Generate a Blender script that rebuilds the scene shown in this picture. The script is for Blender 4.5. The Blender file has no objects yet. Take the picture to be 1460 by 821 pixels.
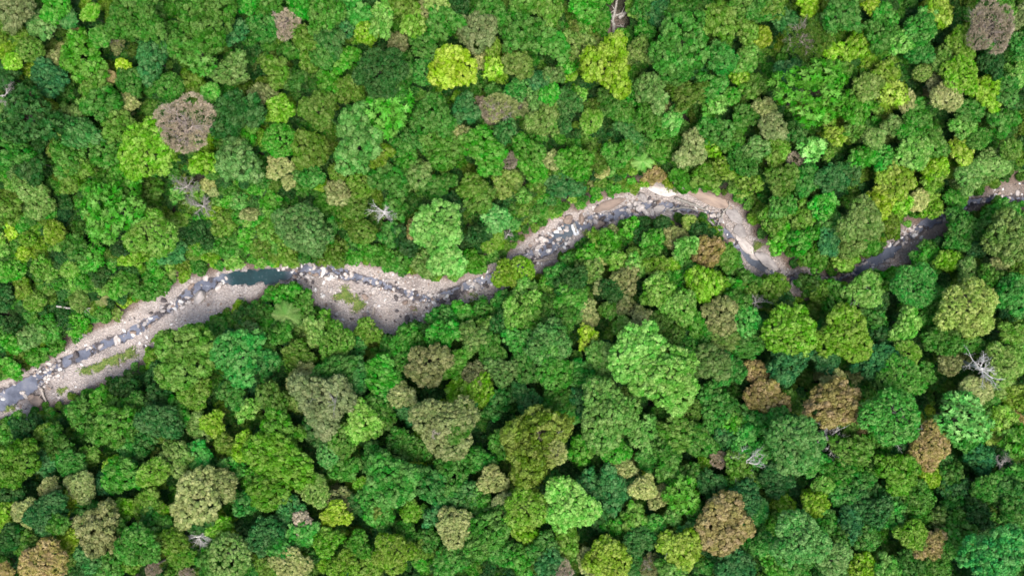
# ---------------------------------------------------------------- survey of the photograph
# Every tree crown that can be told apart: "x y r colour style #landmark", in 3x survey-sheet units.
# colours: d dark, g green, G vivid, l light, L lime, y yellow, o olive, t teal, T emerald, e grey-green,
#          E blue-grey, b brown, p cream, w pinkish tan      styles: k clumpy, f feathery, c coarse, s smooth, q dry, x bare, m palm
SHEETS = [
((0, 0), """
75 50 70 E k #bluecorner;130 210 58 o s;60 265 50 L f;250 255 36 p k #tanspot;350 265 95 G k;215 335 75 t k;530 285 34 y c #yellowdot
600 85 110 g k;700 165 80 g k;850 225 100 g r;645 245 85 t k;920 90 110 g k #topgreen;1000 145 60 t k;1060 25 50 G f;730 370 62 T s
905 400 48 T f #turq;820 360 55 o k;1000 300 78 e k;550 445 45 p c #cream1;795 530 128 w q #bigdry;635 645 120 L c #lime1;470 635 85 g k
445 450 78 g k;375 450 42 l k;300 505 55 e k;340 565 80 t k;130 505 115 d r #darkteal;510 545 78 o k;1000 480 105 d k;1045 570 72 G k
1010 700 100 e k;910 725 58 g s;880 690 50 L k;40 640 92 G k;140 690 80 d k;300 680 80 g k;330 745 90 o k;530 765 100 G k;650 805 60 o k
820 790 48 w x #palebare;130 800 80 e k;15 395 48 w x #edgebare;505 185 36 u q;20 465 50 e k;390 60 50 L f;290 75 60 t f;180 110 55 e k
90 150 50 o f;30 330 60 d k;420 360 60 o k;560 350 60 g k;470 330 40 b f;250 620 45 e k;430 160 60 g f;330 150 40 b f;200 470 50 o k;230 20 70 G k
"""),
((365, 0), """
130 105 66 w q #greydry;195 165 52 o k;280 60 90 g k;30 120 62 g k;320 170 66 t k;430 60 55 T k;475 140 55 L s;380 250 62 G k
290 250 58 g k;235 265 45 o k;540 310 112 d f #darkdome;560 395 100 g k;570 480 108 G r;560 40 48 l k;540 110 58 l k;670 110 58 l k
605 180 42 u k;730 30 42 p k;785 30 60 e k;810 105 78 g k;950 130 76 E k #inkytree;845 290 92 y c #yellow1;960 265 42 p k;1020 290 55 L r
1010 200 46 o s;1080 205 36 b q;720 310 62 T s;1045 455 75 p q;990 470 48 w q;760 500 102 g c;690 595 60 g k;870 425 38 L c;900 475 70 t k
880 585 54 p c #cream2;960 620 80 G k;1000 705 60 G k;440 600 106 l k #paleround;520 655 62 o k;270 475 92 o c;105 470 74 L c;40 400 50 p k
105 600 70 G s #emerald;10 590 36 L k;230 645 80 o k;100 715 65 p c;230 755 54 g k;350 740 44 o s;320 360 50 G k;385 385 50 o k;430 400 45 o f
280 790 30 L s;350 810 42 p k;560 765 80 g k;450 790 60 o k;690 755 70 e k;800 625 90 g k;620 640 46 T k;790 790 60 g k;930 805 60 o k
1070 785 60 e k;1080 690 48 w q;640 690 45 G k;85 300 70 o k;150 350 50 g k;370 120 50 t k;200 20 60 G k;60 20 60 g k;860 20 50 d k;630 20 50 o k
1000 60 70 g k;1080 110 50 g k;730 200 60 g k;620 255 50 g k;160 220 40 g k;1060 560 50 t k;1020 400 40 g k
"""),
((730, 0), """
40 140 92 g k;55 25 55 g k;160 30 70 o k;320 30 68 G k;420 245 98 y k #yellow2;280 195 70 e k;160 190 80 T k;230 285 46 G r;252 322 28 L s
180 325 42 e k;30 275 62 e k;110 345 50 t k;160 410 55 G f;30 460 50 p q;550 225 60 e k;560 130 42 G k;720 195 105 g k #greatgreen;700 285 80 g k
880 90 80 o k;800 60 50 g k;900 250 70 g k;1065 160 45 y c #yellowedge;1000 255 60 l k;1030 370 50 o k;970 325 36 L k;600 380 82 e k
745 410 82 o k;655 465 36 p s #button;840 375 68 g k;860 445 60 l r;575 495 66 g k;690 505 60 l k;335 520 70 o f;130 505 70 e k;240 440 66 t c
70 640 62 G k;112 655 40 G s;90 722 60 G k;170 690 48 p c;270 690 80 G k;200 745 36 o k;340 690 60 o k;385 735 36 p c;760 640 72 E k
845 630 54 L r;870 560 72 g k;1075 470 60 E k;1000 500 60 g k;940 590 55 g k;1040 640 60 e k;560 690 44 l m #palemid;610 770 45 b k
665 780 28 y k;460 650 70 g k;500 555 62 t k;720 780 60 G k;830 760 70 o k;915 720 50 o k;220 790 70 t k;120 770 50 o k;980 690 70 g k
1005 790 70 o r;470 480 60 g k;420 430 60 g k;520 400 50 G k;780 310 50 d k;620 60 60 t k;560 40 50 g k;1000 130 50 o k;700 60 60 g k
940 410 40 G s;630 640 50 g k;540 620 45 g k;100 430 50 e k;20 390 50 T k;960 30 60 o k;1060 40 50 g k;650 560 50 G k
"""),
((1095, 0), """
160 175 88 o q #ochretop;170 390 138 G r #greatlime;310 60 90 g k;170 10 60 L k;65 95 52 t k;440 30 42 y c;500 75 46 G k;640 120 84 T k
725 55 70 a k;480 155 70 g k;375 200 60 L k;270 215 44 L k;940 110 96 w q #greybig;820 190 74 o f;820 325 82 L f #ridge;760 410 80 u f
930 400 66 L k #limepuff;1020 390 60 g k;660 310 42 e s;715 345 40 u k;420 375 74 e c;500 320 60 a k;530 400 70 a r;590 435 60 u f
640 220 60 g k;290 580 55 a c;370 560 50 o k;180 640 56 M r #jade;120 690 46 w q;20 540 60 E k;40 600 42 o k;30 680 50 o k;450 590 60 e f
530 540 52 e k;605 565 60 G k;625 655 80 l k;540 780 76 a k #goldriver;340 740 60 t k;260 660 26 o k;700 610 70 o k;830 640 62 a k
830 540 60 l k;720 720 60 L k;900 600 60 g f;1030 640 60 o f;950 700 80 e f;860 760 80 e f;1075 60 50 E k;1080 180 50 T k;1060 340 40 l k
60 770 70 o k;160 770 70 g k;270 760 66 t k;400 680 50 G k;700 760 50 o k;950 275 60 d k;10 40 50 o k;230 120 50 l k;300 300 50 g k
370 460 70 G k;240 480 50 o k;560 180 60 l k;740 250 50 l k;1000 520 60 g k;1060 440 40 d k;640 490 60 g k;120 560 50 g k;480 680 60 G k;60 640 40 l k
1010 30 50 g k;860 470 60 g k;90 300 50 t k
"""),
((0, 274), """
480 85 120 G r #bigvivid;650 175 100 o f #bigolive;30 60 55 o k;170 40 80 e k;120 200 42 L s;50 170 36 y k;100 260 36 L k;150 470 70 o f
240 170 80 o f;595 275 46 L k;740 270 60 t k;870 40 52 p x #palebrush;910 80 40 L k;645 45 78 o k;1050 190 42 G k;1070 100 40 p k
210 580 66 g k;140 620 60 e k;330 565 60 G k;430 450 46 p m;730 350 34 e m;800 690 118 o k #bankolive;650 705 48 L k;930 560 70 g f
1030 700 104 T c #jadebank;1075 580 40 e k;530 800 68 d k;60 330 60 G k;190 330 60 o k;300 330 60 o f;400 280 60 G k;330 230 60 g k
60 560 55 d r;340 470 60 e f;60 650 55 G k;160 700 60 G k;50 750 55 G k;250 680 50 G k;560 380 50 g k;640 420 50 T k;840 170 55 d k
960 240 60 g k;900 280 40 L k;500 540 44 e r;440 520 40 g k;700 390 45 G k;960 130 60 o k;540 210 50 d k;20 450 50 d k;100 410 50 o k
760 120 50 o k;860 330 40 g k;780 380 36 L k;1000 300 40 l k;270 560 50 d k;430 350 50 d k;330 400 45 l k;1040 520 46 d k;690 760 50 t k
"""),
((365, 274), """
205 150 92 e k #softgrey;455 172 62 o s;550 110 48 e x #whitesnag;775 150 105 M c #mintbig;698 170 44 b k #rust1;820 290 76 M c #mintround
1025 115 76 M c;1010 200 62 o f;1085 170 42 p x;835 50 62 d k;960 25 70 o k;350 20 42 p k;545 265 50 g k;480 600 66 o c #bankball
140 455 80 G k;230 460 55 g k;130 525 58 e m #palmbank;250 585 52 e k;340 645 82 o f;180 690 70 o k;340 765 80 T k;210 790 62 p k
430 765 70 t k;545 780 70 G k;640 640 80 G k;700 600 50 g k;790 605 70 G k;890 495 50 G k;780 530 60 g k;735 730 86 u k #tanbush
1000 580 55 l c;1005 690 60 g k;930 620 60 e k;850 735 60 g k;935 785 48 u k;1050 760 60 e k;870 805 28 L c;1065 350 62 L c #limefall
1060 440 62 g k;20 650 52 g k;110 610 60 g k;60 40 60 G k;60 150 55 o k;130 270 50 l k;300 170 50 g k;330 270 50 o k;420 60 60 o k
600 60 55 g k;640 200 55 d k;620 290 50 g k;720 310 50 e k;930 310 60 G k;240 250 45 g k;400 300 40 G k;90 380 30 l k;580 180 50 T k
960 180 50 d k;40 520 50 g k;300 560 50 G k;420 650 50 T k;960 505 55 g k;660 720 50 g k;570 690 50 g k;1060 560 50 T k;40 730 60 T k;270 330 40 o k
480 250 40 G k;20 240 50 o k;960 410 26 l m
"""),
((730, 274), """
35 335 62 L s #limefall2;60 430 60 l k;505 145 56 G r;640 112 58 d f;430 168 26 E k;350 190 60 o k;420 235 56 G k;330 275 50 G k;690 195 50 p k #palebun
770 105 50 e f;805 170 46 d k;600 205 50 G k;690 305 40 L c;520 260 30 o s;615 320 64 o c;535 310 50 l k;490 372 66 u k;330 335 52 e k
625 420 76 l c;815 405 76 L k;870 395 42 L k;835 255 70 b k;920 255 70 o k;375 410 30 p c #creamspike;385 290 25 p k;320 515 60 p c
490 490 46 p c;560 545 56 p c;480 580 40 l k;715 490 80 l c;880 525 76 p k;960 495 70 g k;150 430 50 o k;160 520 60 g k;220 545 60 g k
320 620 50 y c;160 650 92 n c;170 765 80 T k;540 690 132 Z c #twindome;660 790 140 Z c #twindome2;690 615 50 o s;750 670 58 G s;920 665 42 L r
820 595 52 g k;850 730 70 e k;380 700 70 n c;275 705 26 g s;1050 480 46 w x;1010 350 60 g k;1045 780 50 b k #brown1;240 300 40 g k;190 360 60 T k
260 390 60 d k;560 120 30 d k;250 450 60 g k;100 560 60 g k;30 640 60 T k;60 740 60 g k;290 760 60 T k;560 190 40 d k;740 230 50 l k;760 340 50 g k
700 370 45 G k;430 500 40 o k;640 560 50 g k;780 560 50 G k;1000 440 50 o k;1000 560 60 T k;940 410 50 G k;420 420 45 d k;900 640 50 e k;740 580 50 t k
1000 660 60 g k;930 760 60 T k;460 440 40 d k;20 520 60 l k;450 300 40 l k;90 480 50 l k;980 290 45 g k;590 260 40 g k
"""),
((1095, 274), """
85 590 112 h c #limepair;160 615 50 p f;315 610 112 h c #limepair2;410 425 88 l c #baretrunk;620 410 102 T f #emerald2;840 490 122 Y f #goldball
740 625 76 g c;590 690 70 o f;590 560 66 l k;1030 445 82 T k;1040 600 50 o k;770 730 52 p c #tanpuff;1000 740 85 e f;925 730 62 p x #bigsnag
820 165 88 g c #riverdome;1020 205 100 e k;1000 95 92 T k;800 40 56 T f;395 125 92 e c #silver;340 225 62 e k;445 260 42 G k;340 300 50 l k
565 150 62 o k;150 200 62 G k;205 265 70 g k;60 200 55 G k;690 300 52 G k;765 300 48 L k;650 290 40 T k;30 400 60 o k;220 430 60 o f
570 790 95 T f;480 720 70 t k;70 730 80 t k;280 810 50 p k;870 345 60 e k;990 310 36 p k;60 60 60 g k;150 100 55 o k;240 60 55 G k;480 40 70 y k
560 40 50 L k;640 40 60 p f;700 60 50 L k;530 370 50 G k;440 340 40 l k;460 470 50 d k;680 550 40 G k;960 380 60 g k;1070 340 40 o k;300 470 60 g k
700 470 45 T k;470 610 50 d k;560 620 50 t k;660 780 50 g k;860 640 50 g k;260 130 50 T k;250 210 50 t k;740 180 40 d k;880 240 45 d k;30 110 55 o k
440 550 50 g k;250 700 60 t k;400 700 60 t k;870 560 50 o k;1060 720 50 l k;320 150 50 e k;180 400 50 g k;660 190 40 g k;60 470 40 d k
"""),
((0, 547), """
90 350 92 v k #darklime;685 150 76 t k;490 175 80 g k;340 130 50 g k;915 165 60 L c;860 185 50 e k;665 375 76 o f #sage;760 320 62 e k
845 495 95 p k #tanlumps;955 435 60 E k;120 550 66 p c #creamgreen;220 555 78 t k;430 620 92 u k #tanflat;545 530 46 L c;640 520 60 o k
700 545 28 L k;300 670 50 y c #yellowsmall;200 755 92 b f #rustbottom;600 685 90 g c;740 680 60 o k;780 730 62 v c;940 610 60 L c;980 735 90 e s #smoothsage
1055 270 66 L c;1000 350 56 T r;660 790 36 w q;855 665 44 w x #whiteforked;800 812 30 w q;215 440 44 p c;350 440 70 E f;525 390 70 G k;480 350 32 L k
385 310 40 o k;120 690 50 g k;20 800 40 b f;30 560 50 L k;110 200 60 d k;250 250 60 g k;1085 400 34 G k;560 760 40 L k;60 190 50 g k;200 210 50 o f
420 200 50 g k;580 100 50 g k;760 130 50 G k;840 40 60 o k;1000 40 60 g k;1060 110 40 l k;620 240 50 d k;720 220 40 o k;850 300 50 T k;560 280 50 T k
300 340 55 T k;200 330 50 t k;450 420 45 t k;320 500 45 y k;380 540 50 g k;400 740 60 t k;60 650 60 d k;250 590 40 g k;500 620 50 g k;690 610 50 g k
860 580 50 d k;1070 510 50 T k;900 790 50 g k;480 780 50 T k;640 560 40 g k;460 80 60 G k;560 200 50 g k;680 60 50 d k;970 260 40 o k;60 480 50 d k
"""),
((365, 547), """
105 200 84 v k #mossgiant;60 300 92 v k;140 345 90 v k;60 455 80 v k;290 80 108 u k #greytan;460 165 86 l c #applegreen;310 300 56 M s;370 250 56 o k
530 130 60 g k;625 50 62 p c #cream3;820 175 132 E c #greygiant;860 195 46 g k;775 210 26 w s;700 220 30 L c;250 455 72 e f;360 500 48 u k
350 555 66 y c;205 615 46 w k #pinkpuff;305 670 55 v k;445 690 66 v c;270 640 36 L c;590 710 86 o f #moundgreen;560 420 108 T k;585 350 50 o k
685 355 46 y c;450 430 36 L c;1010 410 62 p c;855 610 82 p c #creamball;665 545 46 L c;718 545 26 G s;740 430 80 g k;830 380 80 g k;1065 520 60 u f
980 640 90 g k;720 700 52 o k;385 780 70 L c;150 780 82 p f;972 732 19 G s #greendot;820 765 60 g k;700 770 25 G k;40 640 70 t k;195 650 50 T k
950 20 60 L k;860 10 42 L k;180 60 50 e k;70 70 60 o k;250 200 50 t k;1040 80 50 T k;560 60 60 T k;660 110 50 t k;620 250 50 g k;680 290 50 g k
930 320 60 g k;520 330 50 T k;380 370 50 g k;880 480 60 t k;950 500 50 T k;1000 560 50 g k;780 560 50 t k;530 560 60 T k;110 700 50 T k;60 770 50 o k
470 780 50 o k;900 720 50 g k;1060 720 50 T k;140 540 50 t k;430 520 40 d k;490 480 60 T k;650 620 40 g k;740 660 40 g k;1050 260 45 g k;560 500 60 e k
"""),
((730, 547), """
130 255 138 a k #goldgiant;140 200 60 w q;180 290 55 p q;440 285 72 G f #deepgreen;410 130 132 n c #steelclumps;570 220 72 n c;720 205 80 o k
240 515 110 l c #palelime;60 525 92 o f;240 655 50 o k;430 450 70 t k;560 440 60 p f;725 470 78 G r #vividstar;630 490 36 p k;690 560 36 l k
410 740 92 a c;340 770 60 p k;720 700 92 a c #yellowbranch;540 660 60 t k;905 605 102 b k #brown2;1005 310 62 w x #starsnag;1010 270 70 T k;1080 290 50 T k
1020 445 30 y k;820 580 50 T k;1060 50 62 b k;890 320 40 w q;820 340 32 L c;200 805 62 w q #pinkedge;590 775 50 u q;690 790 70 l c
950 780 80 t k;1075 680 40 T k;480 350 40 p k;665 370 52 T k;800 240 60 g k;520 570 50 o k;765 110 46 o s;230 120 50 T k;300 60 60 t k;200 60 60 g k
640 130 40 g k;860 150 60 T k;940 110 50 g k;860 60 50 g k;960 190 50 G k;900 240 50 t k;850 430 60 t k;930 440 50 T k;760 380 40 g k;340 430 50 t k
380 560 50 t k;440 610 40 G k;130 700 60 T k;60 640 60 L k;40 760 50 G k;150 760 50 t k;600 600 40 T k;780 630 50 t k;1040 560 45 T k;1000 480 60 t k
660 280 50 g k;590 320 45 g k;300 280 50 G k;420 220 50 g k;960 360 50 o k;1060 390 40 T k;980 700 60 T k;500 760 50 T k;60 60 60 t k;1030 180 50 T k
"""),
((1095, 547), """
25 60 60 b k #brown3;290 85 92 b k #brownpair;280 225 62 w x #tanglesnag;110 250 120 n c #tealgiant;230 430 52 o f;355 290 70 o k;70 510 42 L c
200 510 60 L c #limefleck;120 660 118 n c;270 745 82 e c;530 130 130 T f #darkspread;640 160 30 y k;820 155 110 M r #featherbig;670 265 92 b f #brown4
480 240 60 G k;550 375 90 v c #limeclumps;680 390 52 L c;640 490 70 g k;610 645 72 o f #halfrust;690 690 58 b k;945 735 132 T c #vividcorner
440 540 70 t k;1045 240 60 G r;985 325 50 w x;940 440 60 T k;1035 460 50 g k;775 400 50 g k;790 520 50 g k;735 580 42 e k;885 30 70 p f;1000 20 40 e k
1060 140 26 b k;400 790 50 L k;500 790 60 l k;995 155 50 l k;100 70 40 o k;50 160 60 T k;180 330 60 T k;290 370 60 G k;30 410 60 t k;400 420 50 g k
320 480 45 T k;500 470 50 T k;350 610 50 t k;420 650 50 g k;540 560 50 T k;760 680 50 T k;820 610 50 g k;900 560 50 d k;1060 560 60 g k;1070 400 50 T k
850 250 50 T k;900 310 50 t k;730 330 50 T k;930 210 40 e k;650 560 50 g k;600 770 60 g k;720 790 60 g k;790 440 50 t k;470 350 45 g k;410 180 40 b k
340 180 40 l k;930 100 50 g k;1060 60 50 o k;300 680 50 g k;560 260 50 d k;240 600 50 G k;20 780 50 g k;130 780 60 T k;380 500 40 t k
"""),
]
LM = {   # landmark: (short noun phrase, full label)
'bluecorner': ('blue-grey corner tree', 'blue-grey clumpy tree in the upper corner beside the scrubby yellow slope'),
'tanspot': ('small tan-topped tree', 'small tan-topped tree among green scrub on the yellowish slope'),
'yellowdot': ('tiny bright yellow tree', 'tiny bright yellow tree among dark green crowns above the small cream tree'),
'topgreen': ('broad green edge tree', 'broad mid green clumpy tree at the upper edge above the pinkish dry tree'),
'turq': ('small turquoise tree', 'small turquoise feathery tree touching the big pinkish dry tree'),
'cream1': ('small cream-flowered tree', 'small cream-flowered tree just up from the bright lime tree'),
'bigdry': ('big pinkish dry tree', 'big pinkish brown dry tree with pale twigs radiating through its crown'),
'lime1': ('bright lime tree', 'bright lime tree with loose clumps next to the big pinkish dry tree'),
'darkteal': ('dark star-leaved tree', 'dark green spreading tree with a yellow tuft near the edge of the slope'),
'palebare': ('pale grey snag', 'pale grey leafless snag below the big pinkish dry tree'),
'edgebare': ('grey edge snag', 'grey leafless snag cut off by the picture edge on the upper slope'),
'greydry': ('grey half-dry tree', 'grey half-dry tree with an olive crown growing against its side'),
'darkdome': ('tall dark dome tree', 'tall dark olive domed tree with finely layered leaves'),
'inkytree': ('inky blue-green tree', 'inky blue-green tree with a rounded shaded crown up from the yellow clumps'),
'yellow1': ('clumped yellow tree', 'bright yellow tree of separate knobbly clumps in dark surroundings'),
'cream2': ('cream flower-headed tree', 'cream flower-headed tree below the clumped yellow tree'),
'paleround': ('pale round tree', 'pale green round-crowned tree below the tall dark dome tree'),
'emerald': ('smooth emerald tree', 'smooth emerald green round tree amid olive crowns'),
'yellow2': ('glowing yellow tree', 'glowing yellow-green tree just below the clearing of fallen logs'),
'greatgreen': ('large leafy green tree', 'large leafy mid green tree beyond the glowing yellow tree and the log clearing'),
'yellowedge': ('small sharp-yellow tree', 'small sharp yellow tree beside the ochre half-dry tree'),
'button': ('tan button tree', 'small tan round tree like a button among green crowns'),
'palemid': ('pale star palm', 'pale star-shaped palm above the rocky river bend'),
'ochretop': ('ochre half-dry tree', 'ochre half-dry tree with a pale trunk showing through, on the upper slope'),
'greatlime': ('great fern-leaved tree', 'great vivid green tree with fern-like tufts, largest on the upper slope'),
'greybig': ('big grey withered tree', 'big grey-brown withered tree on the crest of the yellowish ridge'),
'ridge': ('yellowish ridge tree', 'yellowish feathery tree leaning along the ridge crest'),
'limepuff': ('lime puff tree', 'lime green puffy tree on the shaded side of the ridge crest'),
'jade': ('jade star tree', 'jade green star-shaped tree below the great fern-leaved tree'),
'goldriver': ('golden bank tree', 'golden olive tree on the slope above the far end of the river'),
'bigvivid': ('big vivid green tree', 'big vivid green dense tree alone on the scrubby slope above the stream'),
'bigolive': ('big olive tree', 'big olive feathery tree next to the big vivid green tree'),
'palebrush': ('pale brush snag', 'pale brush-like leafless snag at the upper edge of the scrubby slope'),
'bankolive': ('wide olive bank tree', 'wide olive tree leaning over the gravel below the grass strip'),
'jadebank': ('large jade tree', 'large jade green clumpy tree set back from the gravel bank'),
'softgrey': ('soft grey-green tree', 'soft grey-green tree above the dark rapids of the stream'),
'whitesnag': ('white-trunked snag', 'white-trunked leafless snag in the forest above the broad gravel bar'),
'mintbig': ('big mint tree', 'big mint green tree with a rusty patch of leaves against it'),
'rust1': ('rusty little tree', 'rusty orange little tree pressed against the big mint tree'),
'mintround': ('round mint tree', 'round light mint tree next to the stream, below the big mint tree'),
'bankball': ('ball-shaped bank tree', 'ball-shaped olive green tree standing at the edge of the broad gravel bar'),
'palmbank': ('grey-green bank palm', 'grey-green palm with radiating fronds beside the broad gravel bar'),
'tanbush': ('tan bushy tree', 'tan and olive bushy tree below the broad gravel bar'),
'limefall': ('lime overhanging tree', 'lime green tree overhanging the stream where it narrows'),
'limefall2': ('bright overhanging crown', 'bright lime dome overhanging the stream, joined to the lime overhanging tree'),
'palebun': ('pale bun tree', 'pale beige-green round tree below the rocky river bend'),
'creamspike': ('cream spike tree', 'narrow cream-coloured tree standing up from dark crowns inside the river bend'),
'twindome': ('huge light-green dome', 'huge light green domed tree, upper one of the touching pair'),
'twindome2': ('huge light-green twin', 'huge light green spreading tree, lower one of the touching pair'),
'brown1': ('brown lone tree', 'brown rounded tree beside the dark gap to the side of the huge light-green pair'),
'limepair': ('open lime tree', 'open-crowned lime tree with gaps, neighbour of another lime tree below the narrow stream'),
'limepair2': ('full lime tree', 'full-crowned lime tree beside the open-crowned lime one'),
'baretrunk': ('pale-trunked bank tree', 'light green tree with a pale trunk showing at its centre by the blue stream'),
'emerald2': ('broad emerald tree', 'broad emerald feathery tree below the brown gravel spit'),
'goldball': ('large golden ball tree', 'large pale golden ball-shaped tree on the slope below the brown gravel spit'),
'tanpuff': ('tan puff tree', 'small tan puff-shaped tree below the large golden ball tree'),
'bigsnag': ('wide pale snag', 'wide pale leafless snag with antler-like branches below the golden ball tree'),
'riverdome': ('shady river tree', 'dark and lime clumped tree leaning over the shaded end of the river'),
'silver': ('silvery bank tree', 'silvery grey-green large tree on the bank above the blue stream'),
'darklime': ('mustard edge tree', 'mustard green tall tree at the picture edge below the wide shallow water'),
'sage': ('sage domed tree', 'sage olive domed tree with soft fine leaves on the lower slope'),
'tanlumps': ('tan lumpy tree', 'tan and cream lumpy tree in front of a blue-grey crown'),
'creamgreen': ('creamy green tree', 'creamy light green knobbly tree on the lower slope near the picture edge'),
'tanflat': ('flat tan tree', 'flat-topped tan tree with greyish leaves on the lower slope'),
'yellowsmall': ('small yellow-lime tree', 'small yellow-lime tree next to the flat tan tree'),
'rustbottom': ('rusty bottom tree', 'rusty brown feathery tree at the bottom edge of the view'),
'smoothsage': ('smooth sage tree', 'smooth sage green tree with an even rounded crown near the bottom edge'),
'whiteforked': ('white forked snag', 'white forked leafless snag beside a yellowish crown near the bottom'),
'mossgiant': ('moss-green giant', 'tall moss green tree, uppermost crown of the dark lime cluster'),
'greytan': ('grey-tan tree', 'grey-tan large tree with white branches poking out of its shaded side'),
'applegreen': ('apple-green tree', 'apple green round clumpy tree next to a deep dark gap'),
'cream3': ('cream-olive tree', 'cream-olive round tree just up from the grey-brown giant'),
'greygiant': ('grey-brown giant', 'grey-brown giant tree of bluish clumps with a green patch in its middle'),
'pinkpuff': ('pink puff tree', 'small pink puff-shaped dry tree in a dark gap near the bottom'),
'moundgreen': ('mound-shaped tree', 'mound-shaped olive green tree near the bottom edge below the dark gap'),
'creamball': ('cream ball tree', 'cream-coloured ball tree of distinct pale flower clumps'),
'greendot': ('tiny green dot', 'tiny perfectly round bright green tree near the bottom edge'),
'goldgiant': ('golden giant', 'golden yellow-green giant tree with a dry tan core'),
'deepgreen': ('deep-green tree', 'deep green smooth feathery tree beside the golden giant'),
'steelclumps': ('steel-green clumpy tree', 'steel green tree of many small knobs just below the huge light-green pair'),
'palelime': ('pale lime tree', 'pale lime knobbly tree below the golden giant'),
'vividstar': ('vivid ragged tree', 'vivid green ragged-edged tree standing out of dark crowns'),
'yellowbranch': ('yellow branchy tree', 'yellow-lime tree with whitish branches near the bottom edge'),
'brown2': ('brown rounded tree', 'brown rounded clumpy tree beside a dark gap near the bottom'),
'starsnag': ('white star snag', 'white leafless snag with branches radiating like a star over teal crowns'),
'pinkedge': ('pink edge tree', 'pinkish dry tree cut by the bottom edge of the view'),
'brown3': ('ginger-brown tree', 'ginger-brown tree, left one of the brown trees on the lower slope'),
'brownpair': ('rust-brown tree', 'rust-brown large tree directly above the tangled white snag'),
'tanglesnag': ('tangled white snag', 'tangled white leafless snag under the rust-brown large tree'),
'tealgiant': ('teal giant', 'teal green giant tree with even round clumps next to the white star snag'),
'limefleck': ('lime-flecked tree', 'small lime-flecked tree below the teal giant'),
'darkspread': ('dark spreading tree', 'dark teal wide spreading tree with thin grey twigs showing'),
'featherbig': ('large feathery tree', 'large light green feathery tree below the wide pale snag'),
'brown4': ('dull brown tree', 'dull brown tree between dark spreading and large feathery crowns'),
'limeclumps': ('lime-clumped tree', 'lime-clumped tree with dark gaps below the dull brown tree'),
'halfrust': ('half-rusty tree', 'olive tree joined to a rusty brown crown on the dark lower slope'),
'vividcorner': ('huge corner tree', 'huge dense bright green tree in the bottom corner, at the dark end of the slope'),
}
# ---------------------------------------------------------------- frame and helpers
import bpy, math, random
import numpy as np
rng = np.random.default_rng(7)
random.seed(7)
SC = bpy.context.scene
COL = SC.collection
S = 0.20                      # metres per photo pixel on the river bed
H = 243.0                     # height of the drone above the river bed
CX, CY = 730.0, 410.5

def px2w(px, py, z=0.0):
    k = S * (H - z) / H
    return ((px - CX) * k, -(py - CY) * k)
def w2px(x, y, z):
    k = S * (H - z) / H
    return (x / k + CX, CY - y / k)

def mesh_np(name, V, faces, smooth=None, mats=(), matidx=None, attrs=None):
    """faces: list of (n x k) index arrays"""
    me = bpy.data.meshes.new(name)
    V = np.asarray(V, dtype=np.float32)
    me.vertices.add(len(V)); me.vertices.foreach_set('co', V.ravel())
    tot = [np.full(len(f), f.shape[1], dtype=np.int32) for f in faces]
    tot = np.concatenate(tot); idx = np.concatenate([f.ravel() for f in faces]).astype(np.int32)
    st = np.concatenate([[0], np.cumsum(tot)[:-1]]).astype(np.int32)
    me.loops.add(len(idx)); me.loops.foreach_set('vertex_index', idx)
    me.polygons.add(len(tot)); me.polygons.foreach_set('loop_start', st)
    if smooth is not None: me.polygons.foreach_set('use_smooth', np.asarray(smooth, dtype=bool))
    if matidx is not None: me.polygons.foreach_set('material_index', np.asarray(matidx, dtype=np.int32))
    for m in mats: me.materials.append(m)
    for k, a in (attrs or {}).items():
        at = me.attributes.new(k, 'FLOAT', 'POINT'); at.data.foreach_set('value', np.asarray(a, dtype=np.float32))
    me.update(calc_edges=True); me.validate()
    return me

def link(name, me, parent=None):
    o = bpy.data.objects.new(name, me); COL.objects.link(o)
    if parent is not None: o.parent = parent
    return o
def props(o, label=None, cat=None, group=None, kind=None):
    for k, v in (('label', label), ('category', cat), ('group', group), ('kind', kind)):
        if v: o[k] = v

# smooth value noise on numpy arrays
def _h(ix, iy, iz, seed):
    n = (ix * 374761393 + iy * 668265263 + iz * 1274126177 + seed * 974711) & 0xFFFFFFFF
    n = ((n ^ (n >> 13)) * 1274126177) & 0xFFFFFFFF
    n = n ^ (n >> 16)
    return (n & 0xFFFFFF) / float(0xFFFFFF)
def vnoise(x, y, z=None, seed=0):
    x = np.asarray(x, float); y = np.asarray(y, float); z = np.zeros_like(x) if z is None else np.asarray(z, float)
    ix, iy, iz = (np.floor(a).astype(np.int64) for a in (x, y, z))
    fx, fy, fz = x - ix, y - iy, z - iz
    fx, fy, fz = (f * f * (3 - 2 * f) for f in (fx, fy, fz))
    def c(a, b, d): return _h(ix + a, iy + b, iz + d, seed)
    def m(a, b, t): return a + (b - a) * t
    return m(m(m(c(0,0,0), c(1,0,0), fx), m(c(0,1,0), c(1,1,0), fx), fy), m(m(c(0,0,1), c(1,0,1), fx), m(c(0,1,1), c(1,1,1), fx), fy), fz) * 2 - 1
def fbm(x, y, z=None, seed=0, oct=4):
    a, t, f = 1.0, 0.0, 1.0
    for i in range(oct):
        t = t + a * vnoise(np.asarray(x) * f, np.asarray(y) * f, None if z is None else np.asarray(z) * f, seed + i * 17); a *= 0.5; f *= 2.03
    return t
def sstep(a, b, x):
    t = np.clip((x - a) / (b - a), 0, 1); return t * t * (3 - 2 * t)

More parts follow.
